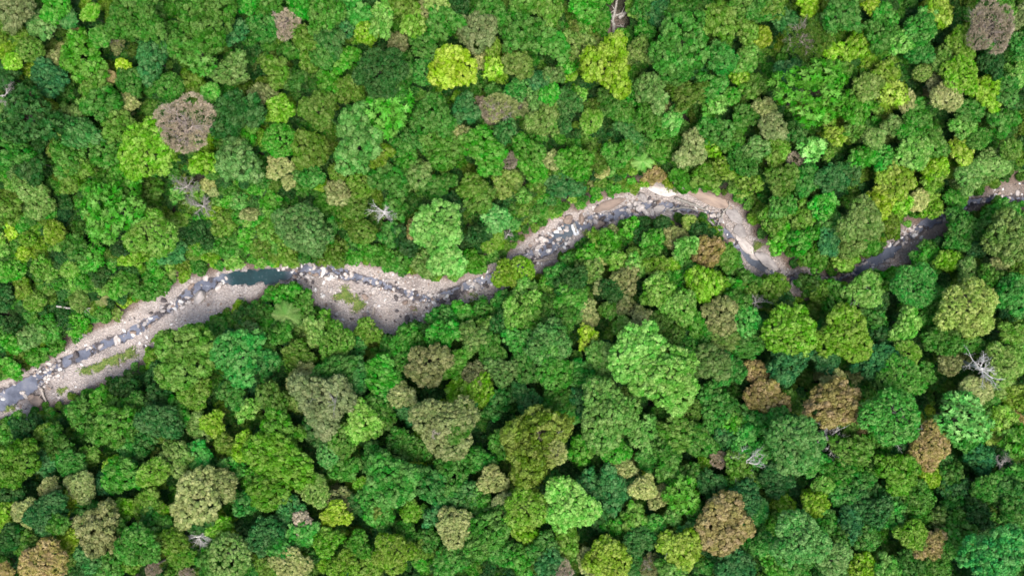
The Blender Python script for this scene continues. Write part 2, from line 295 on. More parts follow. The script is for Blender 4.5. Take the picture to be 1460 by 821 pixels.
# ---------------------------------------------------------------- river survey (photo pixels)
UP = [(-900,760),(-300,640),(0,545),(40,528),(90,502),(130,478),(160,462),(200,438),(225,422),(250,406),(275,395),(310,387),(350,383),(385,382),(415,379),(430,374),(445,371),(480,374),(520,380),(560,388),(590,394),(610,399),(640,402),(670,395),(700,378),(720,365),(745,345),(775,325),(795,310),(820,303),(845,290),(870,282),(900,275),(920,266),(935,262),(955,266),(980,271),(1020,283),(1050,294),(1062,312),(1072,335),(1090,352),(1107,367),(1116,383),(1140,383),(1160,384),(1172,394),(1195,394),(1215,380),(1240,365),(1258,345),(1280,325),(1310,318),(1325,310),(1355,293),(1385,278),(1420,268),(1460,258),(1800,240),(2400,300)]
LOW = [(-900,830),(-300,700),(0,599),(40,586),(90,566),(140,549),(190,525),(207,511),(228,480),(255,470),(272,476),(290,462),(330,440),(355,425),(385,408),(410,402),(440,417),(460,442),(480,458),(500,473),(540,477),(580,466),(610,456),(625,437),(650,434),(680,430),(705,424),(760,392),(790,370),(820,350),(840,336),(870,322),(890,312),(930,310),(960,306),(1000,307),(1020,322),(1030,333),(1050,357),(1056,385),(1090,392),(1115,397),(1130,425),(1150,412),(1180,406),(1215,395),(1245,384),(1280,380),(1310,362),(1338,342),(1346,324),(1375,304),(1410,288),(1460,290),(1800,275),(2400,340)]
STREAM = [(-900,795,20),(-300,672,18),(0,572,17),(40,549,13),(75,526,9),(110,508,8),(150,490,8),(180,478,7),(205,463,6),(230,446,6),(255,430,7),(275,416,8),(295,406,9),(315,399,8),(335,396,10),(360,395,12),(395,394,12),(418,391,9),(440,384,8),(460,385,8),(480,388,8),(510,396,7),(540,404,6),(570,414,6),(600,425,6),(625,424,8),(650,414,9),(680,405,8),(700,396,8),(722,384,7),(745,371,8),(775,356,13),(798,337,15),(812,326,12),(825,321,8),(850,315,9),(880,307,8),(905,299,9),(920,293,10),(945,294,8),(975,299,6),(1000,301,5),(1020,309,5),(1032,326,4),(1044,341,4),(1058,356,4),(1078,372,8),(1100,388,7),(1122,398,8),(1150,402,6),(1180,400,8),(1215,388,9),(1245,374,9),(1268,360,9),(1285,345,6),(1310,327,9),(1330,314,9),(1355,302,8),(1380,290,7),(1415,283,5),(1460,286,8),(1800,257,9),(2400,320,9)]
def dens(pts, step=4.0):
    out = []
    for a, b in zip(pts, pts[1:]):
        n = max(1, int(math.hypot(b[0]-a[0], b[1]-a[1]) / step))
        for i in range(n):
            t = i / n; out.append([a[j] + (b[j]-a[j]) * t for j in range(len(a))])
    out.append(list(pts[-1])); return np.array(out)
UPd, LOWd, STd = dens(UP), dens(LOW), dens(STREAM)
BED = np.concatenate([UPd, LOWd[::-1]])
BEDW = np.stack([(BED[:,0]-CX)*S, -(BED[:,1]-CY)*S], 1)
STW = np.stack([(STd[:,0]-CX)*S, -(STd[:,1]-CY)*S, STd[:,2]*S*0.84], 1)
POLY = np.array(UP + LOW[::-1], float); POLYW = np.stack([(POLY[:,0]-CX)*S, -(POLY[:,1]-CY)*S], 1)
def inside(x, y):
    r = np.zeros(len(x), bool); n = len(POLYW)
    for i in range(n):
        x1, y1 = POLYW[i]; x2, y2 = POLYW[(i+1) % n]
        if y1 == y2: continue
        c = ((y1 > y) != (y2 > y)) & (x < (x2-x1) * (y-y1) / (y2-y1) + x1); r ^= c
    return r
def near(x, y, P, chunk=4000):
    d = np.empty(len(x)); k = np.empty(len(x), np.int64)
    P = P.astype(np.float32); order = np.arange(len(x))
    for i in range(0, len(x), chunk):
        xs, ys = x[i:i+chunk].astype(np.float32), y[i:i+chunk].astype(np.float32)
        # only points of P that can be nearest to this chunk
        cx0, cx1, cy0, cy1 = xs.min(), xs.max(), ys.min(), ys.max()
        q = (xs[:,None] - P[None,:,0])**2 + (ys[:,None] - P[None,:,1])**2
        j = q.argmin(1); k[i:i+chunk] = j; d[i:i+chunk] = np.sqrt(q[np.arange(len(j)), j])
    return d, k
def terrain(x, y, full=False):
    x = np.atleast_1d(np.asarray(x, float)); y = np.atleast_1d(np.asarray(y, float))
    jx = x + 0.9 * fbm(x/3.2, y/3.2, seed=91, oct=3); jy = y + 0.9 * fbm(x/3.2, y/3.2, seed=57, oct=3)
    d, _ = near(jx, jy, BEDW); ins = inside(jx, jy)
    sd = np.where(ins, -d, d)
    ds, k = near(x, y, STW); w = STW[k, 2]
    north = y > STW[k, 1]
    slope = np.where(north, 0.30, 0.24)
    up = np.maximum(sd - 1.0, 0)
    hill = 1.4 * sstep(-1.0, 3.0, sd) + 38 * (1 - np.exp(-up * slope / 38))
    hill = hill + np.minimum(up / 15, 1) * (2.6 * fbm(x/38, y/38, seed=3, oct=4))
    bed = 0.35 * sstep(0, 1, np.clip(-sd/6, 0, 1)) * fbm(x/2.2, y/2.2, seed=12, oct=4) + 0.25 * fbm(x/9, y/9, seed=8, oct=2) * (sd < 1) \
        + 0.10 * (ds - 2) * sstep(0.5, 6, ds) * (sd < 2) * np.exp(-np.maximum(ds-6,0)/6)
    bed = np.where(sd < 2, bed, 0) * sstep(2.0, -0.5, sd)
    q = ds / w + 0.30 * fbm(x/1.7, y/1.7, seed=33, oct=4)
    chan = -0.85 * sstep(1.45, 0.35, q)
    px_ = STd[k, 0]; calm = np.maximum.reduce([sstep(a - 6, a + 6, px_) * (1 - sstep(b - 6, b + 6, px_)) for a, b in ((-999, 60), (322, 412), (786, 812), (1062, 1100), (1198, 1275))])
    rocks = 0.95 * sstep(0.05, 0.65, fbm(x/1.25, y/1.25, seed=66, oct=3)) * sstep(1.3, 0.9, q) * (1 - calm)
    z = hill + bed + chan + rocks
    if full: return z, sd, ds, w, q
    return z
# ---------------------------------------------------------------- materials
def newmat(name):
    m = bpy.data.materials.new(name); m.use_nodes = True
    nt = m.node_tree; nt.nodes.clear()
    out = nt.nodes.new('ShaderNodeOutputMaterial')
    return m, nt, out
class N:
    def __init__(s, nt): s.nt = nt
    def __call__(s, typ, ins=None, **kw):
        n = s.nt.nodes.new(typ)
        for k, v in kw.items(): setattr(n, k, v)
        for k, v in (ins or {}).items():
            if hasattr(v, 'is_output') or isinstance(v, bpy.types.NodeSocket): s.nt.links.new(v, n.inputs[k])
            else: n.inputs[k].default_value = v
        return n
    def math(s, op, a, b=0.0, c=0.0): return s('ShaderNodeMath', {0: a, 1: b, 2: c}, operation=op).outputs[0]
    def mix(s, f, a, b, blend='MIX'):
        n = s('ShaderNodeMix', {0: f, 6: a, 7: b}, data_type='RGBA', blend_type=blend); return n.outputs[2]
    def ramp(s, f, stops):
        n = s('ShaderNodeValToRGB', {0: f}); cr = n.color_ramp
        while len(cr.elements) < len(stops): cr.elements.new(0.5)
        for e, (p, c) in zip(cr.elements, stops): e.position = p; e.color = c if len(c) == 4 else (*c, 1)
        return n.outputs[0]
    def rng(s, v, a, b, c, d): return s('ShaderNodeMapRange', {0: v, 1: a, 2: b, 3: c, 4: d}).outputs[0]

def foliage_mat(name, instanced):
    m, nt, out = newmat(name); n = N(nt)
    if instanced: base = n('ShaderNodeAttribute', attribute_type='INSTANCER', attribute_name='leafcol').outputs['Color']
    else: base = n('ShaderNodeObjectInfo').outputs['Color']
    tint = n('ShaderNodeAttribute', attribute_type='GEOMETRY', attribute_name='tint').outputs['Fac']
    leaf = n('ShaderNodeAttribute', attribute_type='GEOMETRY', attribute_name='leaf').outputs['Fac']
    pos = n('ShaderNodeTexCoord').outputs['Object']
    ns = n('ShaderNodeTexNoise', {'Vector': pos, 'Scale': 0.32, 'Detail': 3.0}).outputs['Fac']
    v = n.math('ADD', n.math('MULTIPLY', tint, 0.80), n.math('MULTIPLY', leaf, 0.40))
    v = n.math('ADD', v, n.math('MULTIPLY', n.rng(ns, 0.25, 0.75, 0.0, 1.0), 0.70))           # about 0.95 on average
    hsv = n('ShaderNodeHueSaturation', {'Hue': n.rng(n.math('SUBTRACT', ns, tint), -0.6, 0.6, 0.468, 0.522),
        'Saturation': n.rng(tint, 0, 1, 1.10, 0.90), 'Value': n.rng(v, 0.2, 1.6, 0.5, 1.62), 'Color': base}).outputs[0]
    d = n('ShaderNodeBsdfPrincipled', {'Base Color': hsv, 'Roughness': 0.62, 'Specular IOR Level': 0.28})
    tcol = n('ShaderNodeHueSaturation', {'Hue': 0.485, 'Saturation': 1.1, 'Value': 1.25, 'Color': hsv}).outputs[0]
    t = n('ShaderNodeBsdfTranslucent', {'Color': tcol})
    mx = n('ShaderNodeMixShader', {0: 0.22, 1: d.outputs[0], 2: t.outputs[0]})
    nt.links.new(mx.outputs[0], out.inputs[0]); return m
MF = foliage_mat('foliage', False)
MFI = foliage_mat('understory_foliage', True)

def bark_mat(name, c1, c2):
    m, nt, out = newmat(name); n = N(nt)
    pos = n('ShaderNodeTexCoord').outputs['Object']
    ns = n('ShaderNodeTexNoise', {'Vector': pos, 'Scale': 2.5, 'Detail': 6.0}).outputs['Fac']
    c = n.ramp(ns, [(0.35, c1), (0.68, c2)])
    b = n('ShaderNodeBump', {'Strength': 0.5, 'Distance': 0.1, 'Height': ns})
    d = n('ShaderNodeBsdfPrincipled', {'Base Color': c, 'Roughness': 0.85, 'Normal': b.outputs[0]})
    nt.links.new(d.outputs[0], out.inputs[0]); return m
MB = bark_mat('bark', (0.06, 0.05, 0.04), (0.19, 0.17, 0.14))
MW = bark_mat('weathered_wood', (0.22, 0.20, 0.175), (0.46, 0.43, 0.385))
MWL = bark_mat('bleached_wood', (0.40, 0.38, 0.35), (0.70, 0.68, 0.64))
MWD = bark_mat('dead_twigs', (0.26, 0.20, 0.16), (0.48, 0.40, 0.34))
MLOG = bark_mat('log_wood', (0.34, 0.27, 0.22), (0.62, 0.54, 0.46))

CLEAR_C = ((884 - CX) * S * .87, -(22 - CY) * S * .87)
def ground_mat():
    m, nt, out = newmat('ground'); n = N(nt)
    pos = n('ShaderNodeTexCoord').outputs['Object']
    sd = n('ShaderNodeAttribute', attribute_name='bankdist').outputs['Fac']
    q = n('ShaderNodeAttribute', attribute_name='wet').outputs['Fac']
    n1 = n('ShaderNodeTexNoise', {'Vector': pos, 'Scale': 0.16, 'Detail': 5.0, 'Roughness': 0.6}).outputs['Fac']
    n2 = n('ShaderNodeTexNoise', {'Vector': pos, 'Scale': 0.9, 'Detail': 8.0, 'Roughness': 0.7}).outputs['Fac']
    vo = n('ShaderNodeTexVoronoi', {'Vector': n.mix(0.12, pos, n('ShaderNodeTexNoise', {'Vector': pos, 'Scale': 1.2, 'Detail': 3.0}).outputs['Color']), 'Scale': 1.15, 'Randomness': 1.0})
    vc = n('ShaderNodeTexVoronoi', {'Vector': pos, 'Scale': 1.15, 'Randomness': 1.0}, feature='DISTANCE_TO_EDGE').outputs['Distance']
    vs = n('ShaderNodeTexVoronoi', {'Vector': pos, 'Scale': 3.4, 'Randomness': 1.0})
    # pale gravel and cobbles of several greys
    stone = n.ramp(n('ShaderNodeSeparateColor', {0: vs.outputs['Color']}).outputs[0], [(0.0, (0.350, 0.310, 0.294)), (0.35, (0.565, 0.506, 0.474)), (0.7, (0.678, 0.621, 0.588)), (1.0, (0.800, 0.782, 0.756))])
    stone2 = n.ramp(n('ShaderNodeSeparateColor', {0: vo.outputs['Color']}).outputs[1], [(0.0, (0.384, 0.345, 0.336)), (0.5, (0.599, 0.546, 0.516)), (1.0, (0.791, 0.747, 0.720))])
    gravel = n.mix(0.45, stone, stone2)
    sandy = n.ramp(n2, [(0.3, (0.475, 0.408, 0.372)), (0.7, (0.712, 0.644, 0.600))])
    bedc = n.mix(n.rng(n1, 0.38, 0.58, 0.30, 0.90), gravel, sandy)
    # grey-violet silt patches
    silt = n.math('MULTIPLY', n.rng(n('ShaderNodeTexNoise', {'Vector': pos, 'Scale': 0.085, 'Detail': 6.0, 'Roughness': 0.65}).outputs['Fac'], 0.49, 0.64, 0.0, 0.8), 1.0)
    bedc = n.mix(silt, bedc, (0.32, 0.28, 0.262, 1))
    bedc = n.mix(1.0, bedc, n.ramp(vc, [(0.0, (0.78, 0.75, 0.74)), (0.10, (0.95, 0.94, 0.93)), (0.3, (1, 1, 1))]), 'MULTIPLY')   # bed colour darker along the joints of the cobbles
    bedc = n.mix(1.0, bedc, (0.90, 0.875, 0.855, 1), 'MULTIPLY')
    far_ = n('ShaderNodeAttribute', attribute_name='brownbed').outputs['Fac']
    bedc = n.mix(far_, bedc, n.ramp(n2, [(0.3, (0.17, 0.13, 0.11)), (0.7, (0.38, 0.31, 0.26))]))      # darker brown stones along the upper reach
    # wet stones along the stream
    wetf = n.math('MULTIPLY', n.rng(n.math('ADD', q, n.math('MULTIPLY', n.math('SUBTRACT', n2, 0.5), 1.3)), 0.95, 1.35, 1.0, 0.0), 0.9)
    bedc = n.mix(wetf, bedc, (0.085, 0.075, 0.085, 1))
    # banks of brown earth and then the dark litter of the forest floor
    e = n.math('ADD', sd, n.math('MULTIPLY', n.math('SUBTRACT', n2, 0.5), 4.0))
    earth = n.ramp(n2, [(0.3, (0.115, 0.075, 0.052)), (0.7, (0.235, 0.165, 0.12))])
    litter = n.ramp(n2, [(0.3, (0.022, 0.026, 0.014)), (0.7, (0.06, 0.055, 0.03))])
    c = n.mix(n.rng(e, -0.5, 1.2, 0.0, 0.9), bedc, earth)
    c = n.mix(n.rng(e, 1.8, 4.0, 0.0, 1.0), c, litter)
    cl = n('ShaderNodeAttribute', attribute_name='clearing').outputs['Fac']
    c = n.mix(n.rng(n.math('ADD', cl, n.math('SUBTRACT', n2, 0.5)), 0.4, 0.7, 0.0, 1.0), c, n.ramp(n2, [(0.3, (0.10, 0.075, 0.06)), (0.7, (0.26, 0.20, 0.165))]))
    hgt = n.math('ADD', n.math('MULTIPLY', n.rng(vc, 0.0, 0.25, 0.0, 1.0), 0.5), n.math('MULTIPLY', n2, 0.8))
    hgt = n.math('SUBTRACT', hgt, n.math('MULTIPLY', vs.outputs['Distance'], 0.6))
    b = n('ShaderNodeBump', {'Strength': 1.0, 'Distance': 0.4, 'Height': hgt})
    d = n('ShaderNodeBsdfPrincipled', {'Base Color': c, 'Roughness': n.rng(wetf, 0, 1, 0.9, 0.35), 'Normal': b.outputs[0]})
    nt.links.new(d.outputs[0], out.inputs[0]); return m
MG = ground_mat()

def rock_mat():
    m, nt, out = newmat('rock'); n = N(nt)
    pos = n('ShaderNodeTexCoord').outputs['Object']
    oi = n('ShaderNodeObjectInfo')
    loc = n('ShaderNodeVectorMath', {0: pos, 1: oi.outputs['Location']}, operation='ADD').outputs[0]
    n1 = n('ShaderNodeTexNoise', {'Vector': loc, 'Scale': 1.6, 'Detail': 7.0, 'Roughness': 0.65}).outputs['Fac']
    f = n.ramp(n1, [(0.3, (0.62, 0.6, 0.6)), (0.5, (1, 1, 1)), (0.72, (1.28, 1.26, 1.2))])
    c = n.mix(1.0, oi.outputs['Color'], f, 'MULTIPLY')
    b = n('ShaderNodeBump', {'Strength': 0.6, 'Distance': 0.12, 'Height': n1})
    d = n('ShaderNodeBsdfPrincipled', {'Base Color': c, 'Roughness': 0.8, 'Normal': b.outputs[0]})
    nt.links.new(d.outputs[0], out.inputs[0]); return m
MR = rock_mat()
def stone_mat():
    m, nt, out = newmat('loose_stones'); n = N(nt)
    base = n('ShaderNodeAttribute', attribute_type='INSTANCER', attribute_name='leafcol').outputs['Color']
    d = n('ShaderNodeBsdfPrincipled', {'Base Color': base, 'Roughness': 0.8})
    nt.links.new(d.outputs[0], out.inputs[0]); return m
MS = stone_mat()

def water_mat():
    m, nt, out = newmat('stream_water'); n = N(nt)
    pos = n('ShaderNodeTexCoord').outputs['Object']
    dk = n('ShaderNodeAttribute', attribute_name='deep').outputs['Fac']       # 0 shallow grey, 1 deep teal pool
    rp = n('ShaderNodeAttribute', attribute_name='rapid').outputs['Fac']
    n1 = n('ShaderNodeTexNoise', {'Vector': pos, 'Scale': 0.22, 'Detail': 6.0, 'Roughness': 0.65}).outputs['Fac']
    n2 = n('ShaderNodeTexNoise', {'Vector': pos, 'Scale': 1.3, 'Detail': 7.0, 'Roughness': 0.7}).outputs['Fac']
    sh = n.ramp(n1, [(0.30, (0.07, 0.076, 0.10)), (0.5, (0.155, 0.168, 0.215)), (0.72, (0.245, 0.245, 0.275))])
    c = n.mix(dk, sh, n.ramp(n1, [(0.35, (0.012, 0.034, 0.036)), (0.7, (0.02, 0.06, 0.065))]))
    foam = n.math('MULTIPLY', n.rng(n2, 0.60, 0.72, 0.0, 0.85), rp)
    c = n.mix(foam, c, (0.72, 0.74, 0.78, 1))
    b = n('ShaderNodeBump', {'Strength': 0.35, 'Distance': 0.08, 'Height': n2})
    d = n('ShaderNodeBsdfPrincipled', {'Base Color': c, 'Roughness': n.rng(foam, 0, 1, 0.06, 0.7), 'IOR': 1.33, 'Normal': b.outputs[0]})
    nt.links.new(d.outputs[0], out.inputs[0]); return m
MWAT = water_mat()
def foam_mat():
    m, nt, out = newmat('white_water'); n = N(nt)
    d = n('ShaderNodeBsdfPrincipled', {'Base Color': (0.8, 0.82, 0.84, 1), 'Roughness': 0.6})
    nt.links.new(d.outputs[0], out.inputs[0]); return m
MFOAM = foam_mat()
# ---------------------------------------------------------------- ground sheet
def axis(lo, hi, fine, mid_lo, mid_hi, coarse, far):
    a = list(np.arange(mid_lo, mid_hi + 1e-6, fine))
    b, st = mid_hi, fine
    up = []
    while b < hi: st = min(st * 1.12, coarse); b += st; up.append(b)
    while b < far: st *= 1.25; b += st; up.append(b)
    b, st = mid_lo, fine; dn = []
    while b > lo: st = min(st * 1.12, coarse); b -= st; dn.append(b)
    while b > -far: st *= 1.25; b -= st; dn.append(b)
    return np.array(dn[::-1] + a + up)
gx = axis(-170, 170, 0.42, -150, 150, 3.0, 900)
gy = axis(-110, 110, 0.42, -40, 32, 2.0, 900)
GX, GY = np.meshgrid(gx, gy)
fx, fy = GX.ravel(), GY.ravel()
zz, sd, ds, ww, qq = terrain(fx, fy, True)
nx, ny = len(gx), len(gy)
I = np.arange(nx * ny).reshape(ny, nx)
F = np.stack([I[:-1,:-1], I[:-1,1:], I[1:,1:], I[1:,:-1]], -1).reshape(-1, 4)
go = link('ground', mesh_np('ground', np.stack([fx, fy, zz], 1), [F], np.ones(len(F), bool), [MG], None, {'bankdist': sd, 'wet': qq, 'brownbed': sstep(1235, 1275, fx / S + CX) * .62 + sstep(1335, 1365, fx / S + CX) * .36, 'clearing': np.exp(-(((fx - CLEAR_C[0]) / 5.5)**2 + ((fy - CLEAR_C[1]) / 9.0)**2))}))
props(go, 'pale stony river bed between steep banks and dark forest floor', None, None, 'structure')

def tz(x, y): return float(terrain([x], [y])[0])
def place(px, py, hc):
    """ground point under a crown whose middle, hc above the ground, shows at (px, py)"""
    z = 0.0
    for _ in range(6):
        x, y = px2w(px, py, z + hc); z = 0.5 * z + 0.5 * tz(x, y) if _ < 5 else tz(x, y)
    return x, y, z
def place_many(px, py, hc):
    z = np.zeros(len(px))
    for _ in range(6):
        k = S * (H - z - hc) / H; x, y = (px - CX) * k, -(py - CY) * k
        t = terrain(x, y); z = 0.4 * z + 0.6 * t
    return x, y, t

# ---------------------------------------------------------------- water
NA = 7
pts = STW; tang = np.gradient(pts[:, :2], axis=0); tang /= np.linalg.norm(tang, axis=1)[:, None]
tang[:, 0], tang[:, 1] = np.convolve(np.pad(tang[:,0], 6, 'edge'), np.ones(13)/13, 'valid'), np.convolve(np.pad(tang[:,1], 6, 'edge'), np.ones(13)/13, 'valid')
nor = np.stack([-tang[:,1], tang[:,0]], 1)
wv = np.concatenate([pts[:, :2] + nor * (pts[:, 2:3] * 1.5 * t) for t in np.linspace(-1, 1, NA)])
L_ = len(pts); I = np.arange(NA * L_).reshape(NA, L_)
F = np.stack([I[:-1,:-1], I[1:,:-1], I[1:,1:], I[:-1,1:]], -1).reshape(-1, 4)[:, ::-1]
spx = np.tile(STd[:, 0], NA)
def bump_(x, a, b, s=8): return sstep(a - s, a + s, x) * (1 - sstep(b - s, b + s, x))
deep = bump_(spx, 322, 412, 10)
deep = np.maximum(deep, 0.55 * bump_(spx, 790, 824, 8)); deep = np.maximum(deep, 0.35 * bump_(spx, 1060, 1105, 8)); deep = np.maximum(deep, 0.2 * bump_(spx, 1200, 1275, 8))
rap = np.maximum.reduce([bump_(spx, 95, 105), bump_(spx, 170, 330, 10) * .8, bump_(spx, 425, 640, 10), bump_(spx, 745, 785) , bump_(spx, 840, 960, 10) * .8, bump_(spx, 1005, 1070), bump_(spx, 1108, 1165), bump_(spx, 1285, 1345) * .6])
rap = np.maximum(rap, 0.25)
Vw = np.concatenate([wv, np.full((len(wv), 1), -0.36)], 1)
wo = link('water', mesh_np('water', Vw, [F], np.ones(len(F), bool), [MWAT], None, {'deep': deep, 'rapid': rap}))
props(wo, 'shallow stream running through the stones', None, None, 'structure')
# ---------------------------------------------------------------- plant prototypes
def ico(sub):
    t = (1 + 5 ** 0.5) / 2
    v = [(-1,t,0),(1,t,0),(-1,-t,0),(1,-t,0),(0,-1,t),(0,1,t),(0,-1,-t),(0,1,-t),(t,0,-1),(t,0,1),(-t,0,-1),(-t,0,1)]
    v = [np.array(a) / math.sqrt(1 + t*t) for a in v]
    f = [(0,11,5),(0,5,1),(0,1,7),(0,7,10),(0,10,11),(1,5,9),(5,11,4),(11,10,2),(10,7,6),(7,1,8),(3,9,4),(3,4,2),(3,2,6),(3,6,8),(3,8,9),(4,9,5),(2,4,11),(6,2,10),(8,6,7),(9,8,1)]
    for _ in range(sub):
        mid = {}; nf = []
        def m(a, b):
            k = (min(a,b), max(a,b))
            if k not in mid:
                p = v[a] + v[b]; v.append(p / np.linalg.norm(p)); mid[k] = len(v) - 1
            return mid[k]
        for a, b, c in f:
            ab, bc, ca = m(a,b), m(b,c), m(c,a); nf += [(a,ab,ca),(b,bc,ab),(c,ca,bc),(ab,bc,ca)]
        f = nf
    return np.array(v), np.array(f)
ICO1, ICO2, ICO3 = ico(1), ico(2), ico(3)

def fib(n, R):
    i = np.arange(n) + R.random(); ph = np.arccos(1 - 2 * (np.arange(n) + 0.5) / n); th = math.pi * (1 + 5**0.5) * i
    return np.stack([np.cos(th)*np.sin(ph), np.sin(th)*np.sin(ph), np.cos(ph)], 1)

def lobes_for(r, style, R):
    L = []
    if style == 's':
        L.append((0, 0, 0, r * 0.86))
        for k in range(9):
            a = k / 9 * 6.283 + R.uniform(-.3, .3); q = R.uniform(0.40, 0.58) * r; L.append((q*math.cos(a), q*math.sin(a), R.uniform(-.15, .10) * r, R.uniform(0.38, 0.48) * r))
    elif style in 'cr':
        n = 26; p = []
        for k in range(n * 14):
            a = R.uniform(0, 6.283); q = math.sqrt(R.uniform(0, 1)) * 0.86 * r * (0.82 + 0.18 * math.sin(3 * a + r * 7))
            c = (q*math.cos(a), q*math.sin(a))
            if all(math.hypot(c[0]-b[0], c[1]-b[1]) > 0.25 * r for b in p): p.append(c)
            if len(p) >= n: break
        for x, y in p:
            q = math.hypot(x, y) / r; L.append((x, y, (0.58 * (1 - q*q) - 0.15 + R.uniform(-.09, .09)) * r, R.uniform(0.19, 0.27) * r))
    elif style in 'fq':
        L.append((0, 0, 0.05*r, r * 0.62))
        for k in range(12):
            a = k * 2.4 + R.uniform(-.3, .3); q = (0.28 + 0.46 * R.random()) * r; L.append((q*math.cos(a), q*math.sin(a), (0.33*(1-(q/r)**2) - .1 + R.uniform(-.1, .1)) * r, R.uniform(0.25, 0.38) * r))
    else:
        ph = R.uniform(0, 6.283, 3); am = R.uniform(.08, .22, 2)
        n = R.integers(16, 24); cnt = 0
        for k in range(400):
            a = R.uniform(0, 6.283); q = math.sqrt(R.uniform(0, 1)) * 0.84
            env = 1 + am[0] * math.sin(2 * a + ph[0]) + am[1] * math.sin(3 * a + ph[1]); x, y = q * math.cos(a) * env * r, q * math.sin(a) * env * r; w = (0.15 + 0.27 * R.random() ** 1.2) * r
            if any(math.hypot(x - l[0], y - l[1]) < 0.62 * max(w, l[3]) for l in L): continue
            L.append((x, y, (0.50 * (1 - q * q) - .16 + R.uniform(-.16, .16)) * r, w)); cnt += 1
            if cnt >= n: break
        L.append((0, 0, -0.1 * r, 0.5 * r))
    return np.array(L)

def crown_arrays(r, style, seed, cl=1.0, nleaf=20):
    """leaf clumps over the outside of a set of lobes: verts, tris, quads, tint, leaf"""
    R = np.random.default_rng(seed)
    L = lobes_for(r, style, R); zs = 0.85
    P, Nn = [], []
    for i, (x, y, z, q) in enumerate(L):
        n = max(6, int(4 * math.pi * q * q / (cl * cl) * 1.25))
        d = fib(n, R) + R.normal(0, 0.09, (n, 3)); d /= np.linalg.norm(d, axis=1)[:, None]
        p = d * q * (1 + R.uniform(-.07, .05, (n, 1))) + (x, y, z)
        keep = d[:, 2] > -0.45
        for j, (a, b, c, w) in enumerate(L):
            if j != i: keep &= ((p - (a, b, c))**2).sum(1) > (0.90 * w)**2
        keep &= R.random(n) > (0.05 if style != 'q' else 0.42)
        P.append(p[keep]); Nn.append(d[keep])
    P = np.concatenate(P); Nn = np.concatenate(Nn); P[:, 2] *= zs
    n = len(P); size = cl * R.uniform(0.36, 0.78, n); tint = R.random(n)
    # the clump's own body
    iv, jf = ICO1
    nz = 1 + 0.22 * R.uniform(-1, 1, (n, len(iv), 1))
    body = P[:, None, :] + iv[None] * nz * (size[:, None, None] * ({'f': .70, 'q': .24, 'r': .60}.get(style, .86))) * np.array([1, 1, 0.85])
    V = [body.reshape(-1, 3)]; T = (jf[None] + (np.arange(n) * len(iv))[:, None, None]).reshape(-1, 3)
    tn = [np.repeat(tint, len(iv))]; lf = [np.repeat(R.uniform(.2, .7, n), len(iv))]
    # leaves on it
    k = nleaf
    d = R.normal(0, 1, (n, k, 3)) + Nn[:, None, :] * 1.1 + np.array([0, 0, 0.45]); d /= np.linalg.norm(d, axis=2)[:, :, None]
    c = P[:, None, :] + d * (size[:, None, None] * R.uniform(0.75, 1.22, (n, k, 1)))
    up = d + R.normal(0, 0.55, (n, k, 3)); up /= np.linalg.norm(up, axis=2)[:, :, None]
    if style == 'r':
        d = R.normal(0, 1, (n, k, 3)); d -= (d * Nn[:, None]).sum(2, keepdims=True) * Nn[:, None]; d /= np.linalg.norm(d, axis=2)[:, :, None]
        d = d + Nn[:, None] * R.uniform(-.05, .6, (n, k, 1)); c = P[:, None, :] + Nn[:, None] * (size[:, None, None] * .35) + d * size[:, None, None] * .62; up = Nn[:, None] * 1.0 + R.normal(0, .22, (n, k, 3))
        up -= (up * d).sum(2, keepdims=True) / (d * d).sum(2, keepdims=True) * d; up /= np.linalg.norm(up, axis=2)[:, :, None]
    a = d / np.linalg.norm(d, axis=2)[:, :, None] if style in 'rq' else np.cross(up, R.normal(0, 1, (n, k, 3))); a /= np.linalg.norm(a, axis=2)[:, :, None] + 1e-9
    b = np.cross(up, a)
    ln = ({'f': .46, 'q': .46, 'r': .46}.get(style, .29)) * R.uniform(0.7, 1.35, (n, k, 1)) * (0.6 + 0.4 * cl); wd = ln * ({'f': .28, 'q': .22, 'r': .34}.get(style, .52))
    q4 = np.stack([c - a*ln, c + b*wd - a*ln*.1, c + a*ln, c - b*wd - a*ln*.1], 2).reshape(-1, 3)
    o = n * len(iv); Q = (np.arange(n * k * 4) + o).reshape(-1, 4)
    V.append(q4); tn.append(np.repeat(tint, k * 4)); lf.append(np.repeat(R.random(n * k), 4))
    return np.concatenate(V), T, Q, np.concatenate(tn), np.concatenate(lf)

def crown_mesh(name, r, style, seed, mat, cl=1.0, nleaf=20, extra=None):
    V, T, Q, tn, lf = crown_arrays(r, style, seed, cl, nleaf)
    faces = [T, Q]; sm = np.concatenate([np.ones(len(T), bool), np.zeros(len(Q), bool)]); mi = np.zeros(len(sm), np.int32); mats = [mat]
    if extra is not None:
        eV, eF = extra; faces.append(eF + len(V)); V = np.concatenate([V, eV]); tn = np.concatenate([tn, np.zeros(len(eV))]); lf = np.concatenate([lf, np.zeros(len(eV))])
        sm = np.concatenate([sm, np.ones(len(eF), bool)]); mi = np.concatenate([mi, np.ones(len(eF), np.int32)]); mats.append(MB)
    return mesh_np(name, V, faces, sm, mats, mi, {'tint': tn, 'leaf': lf})

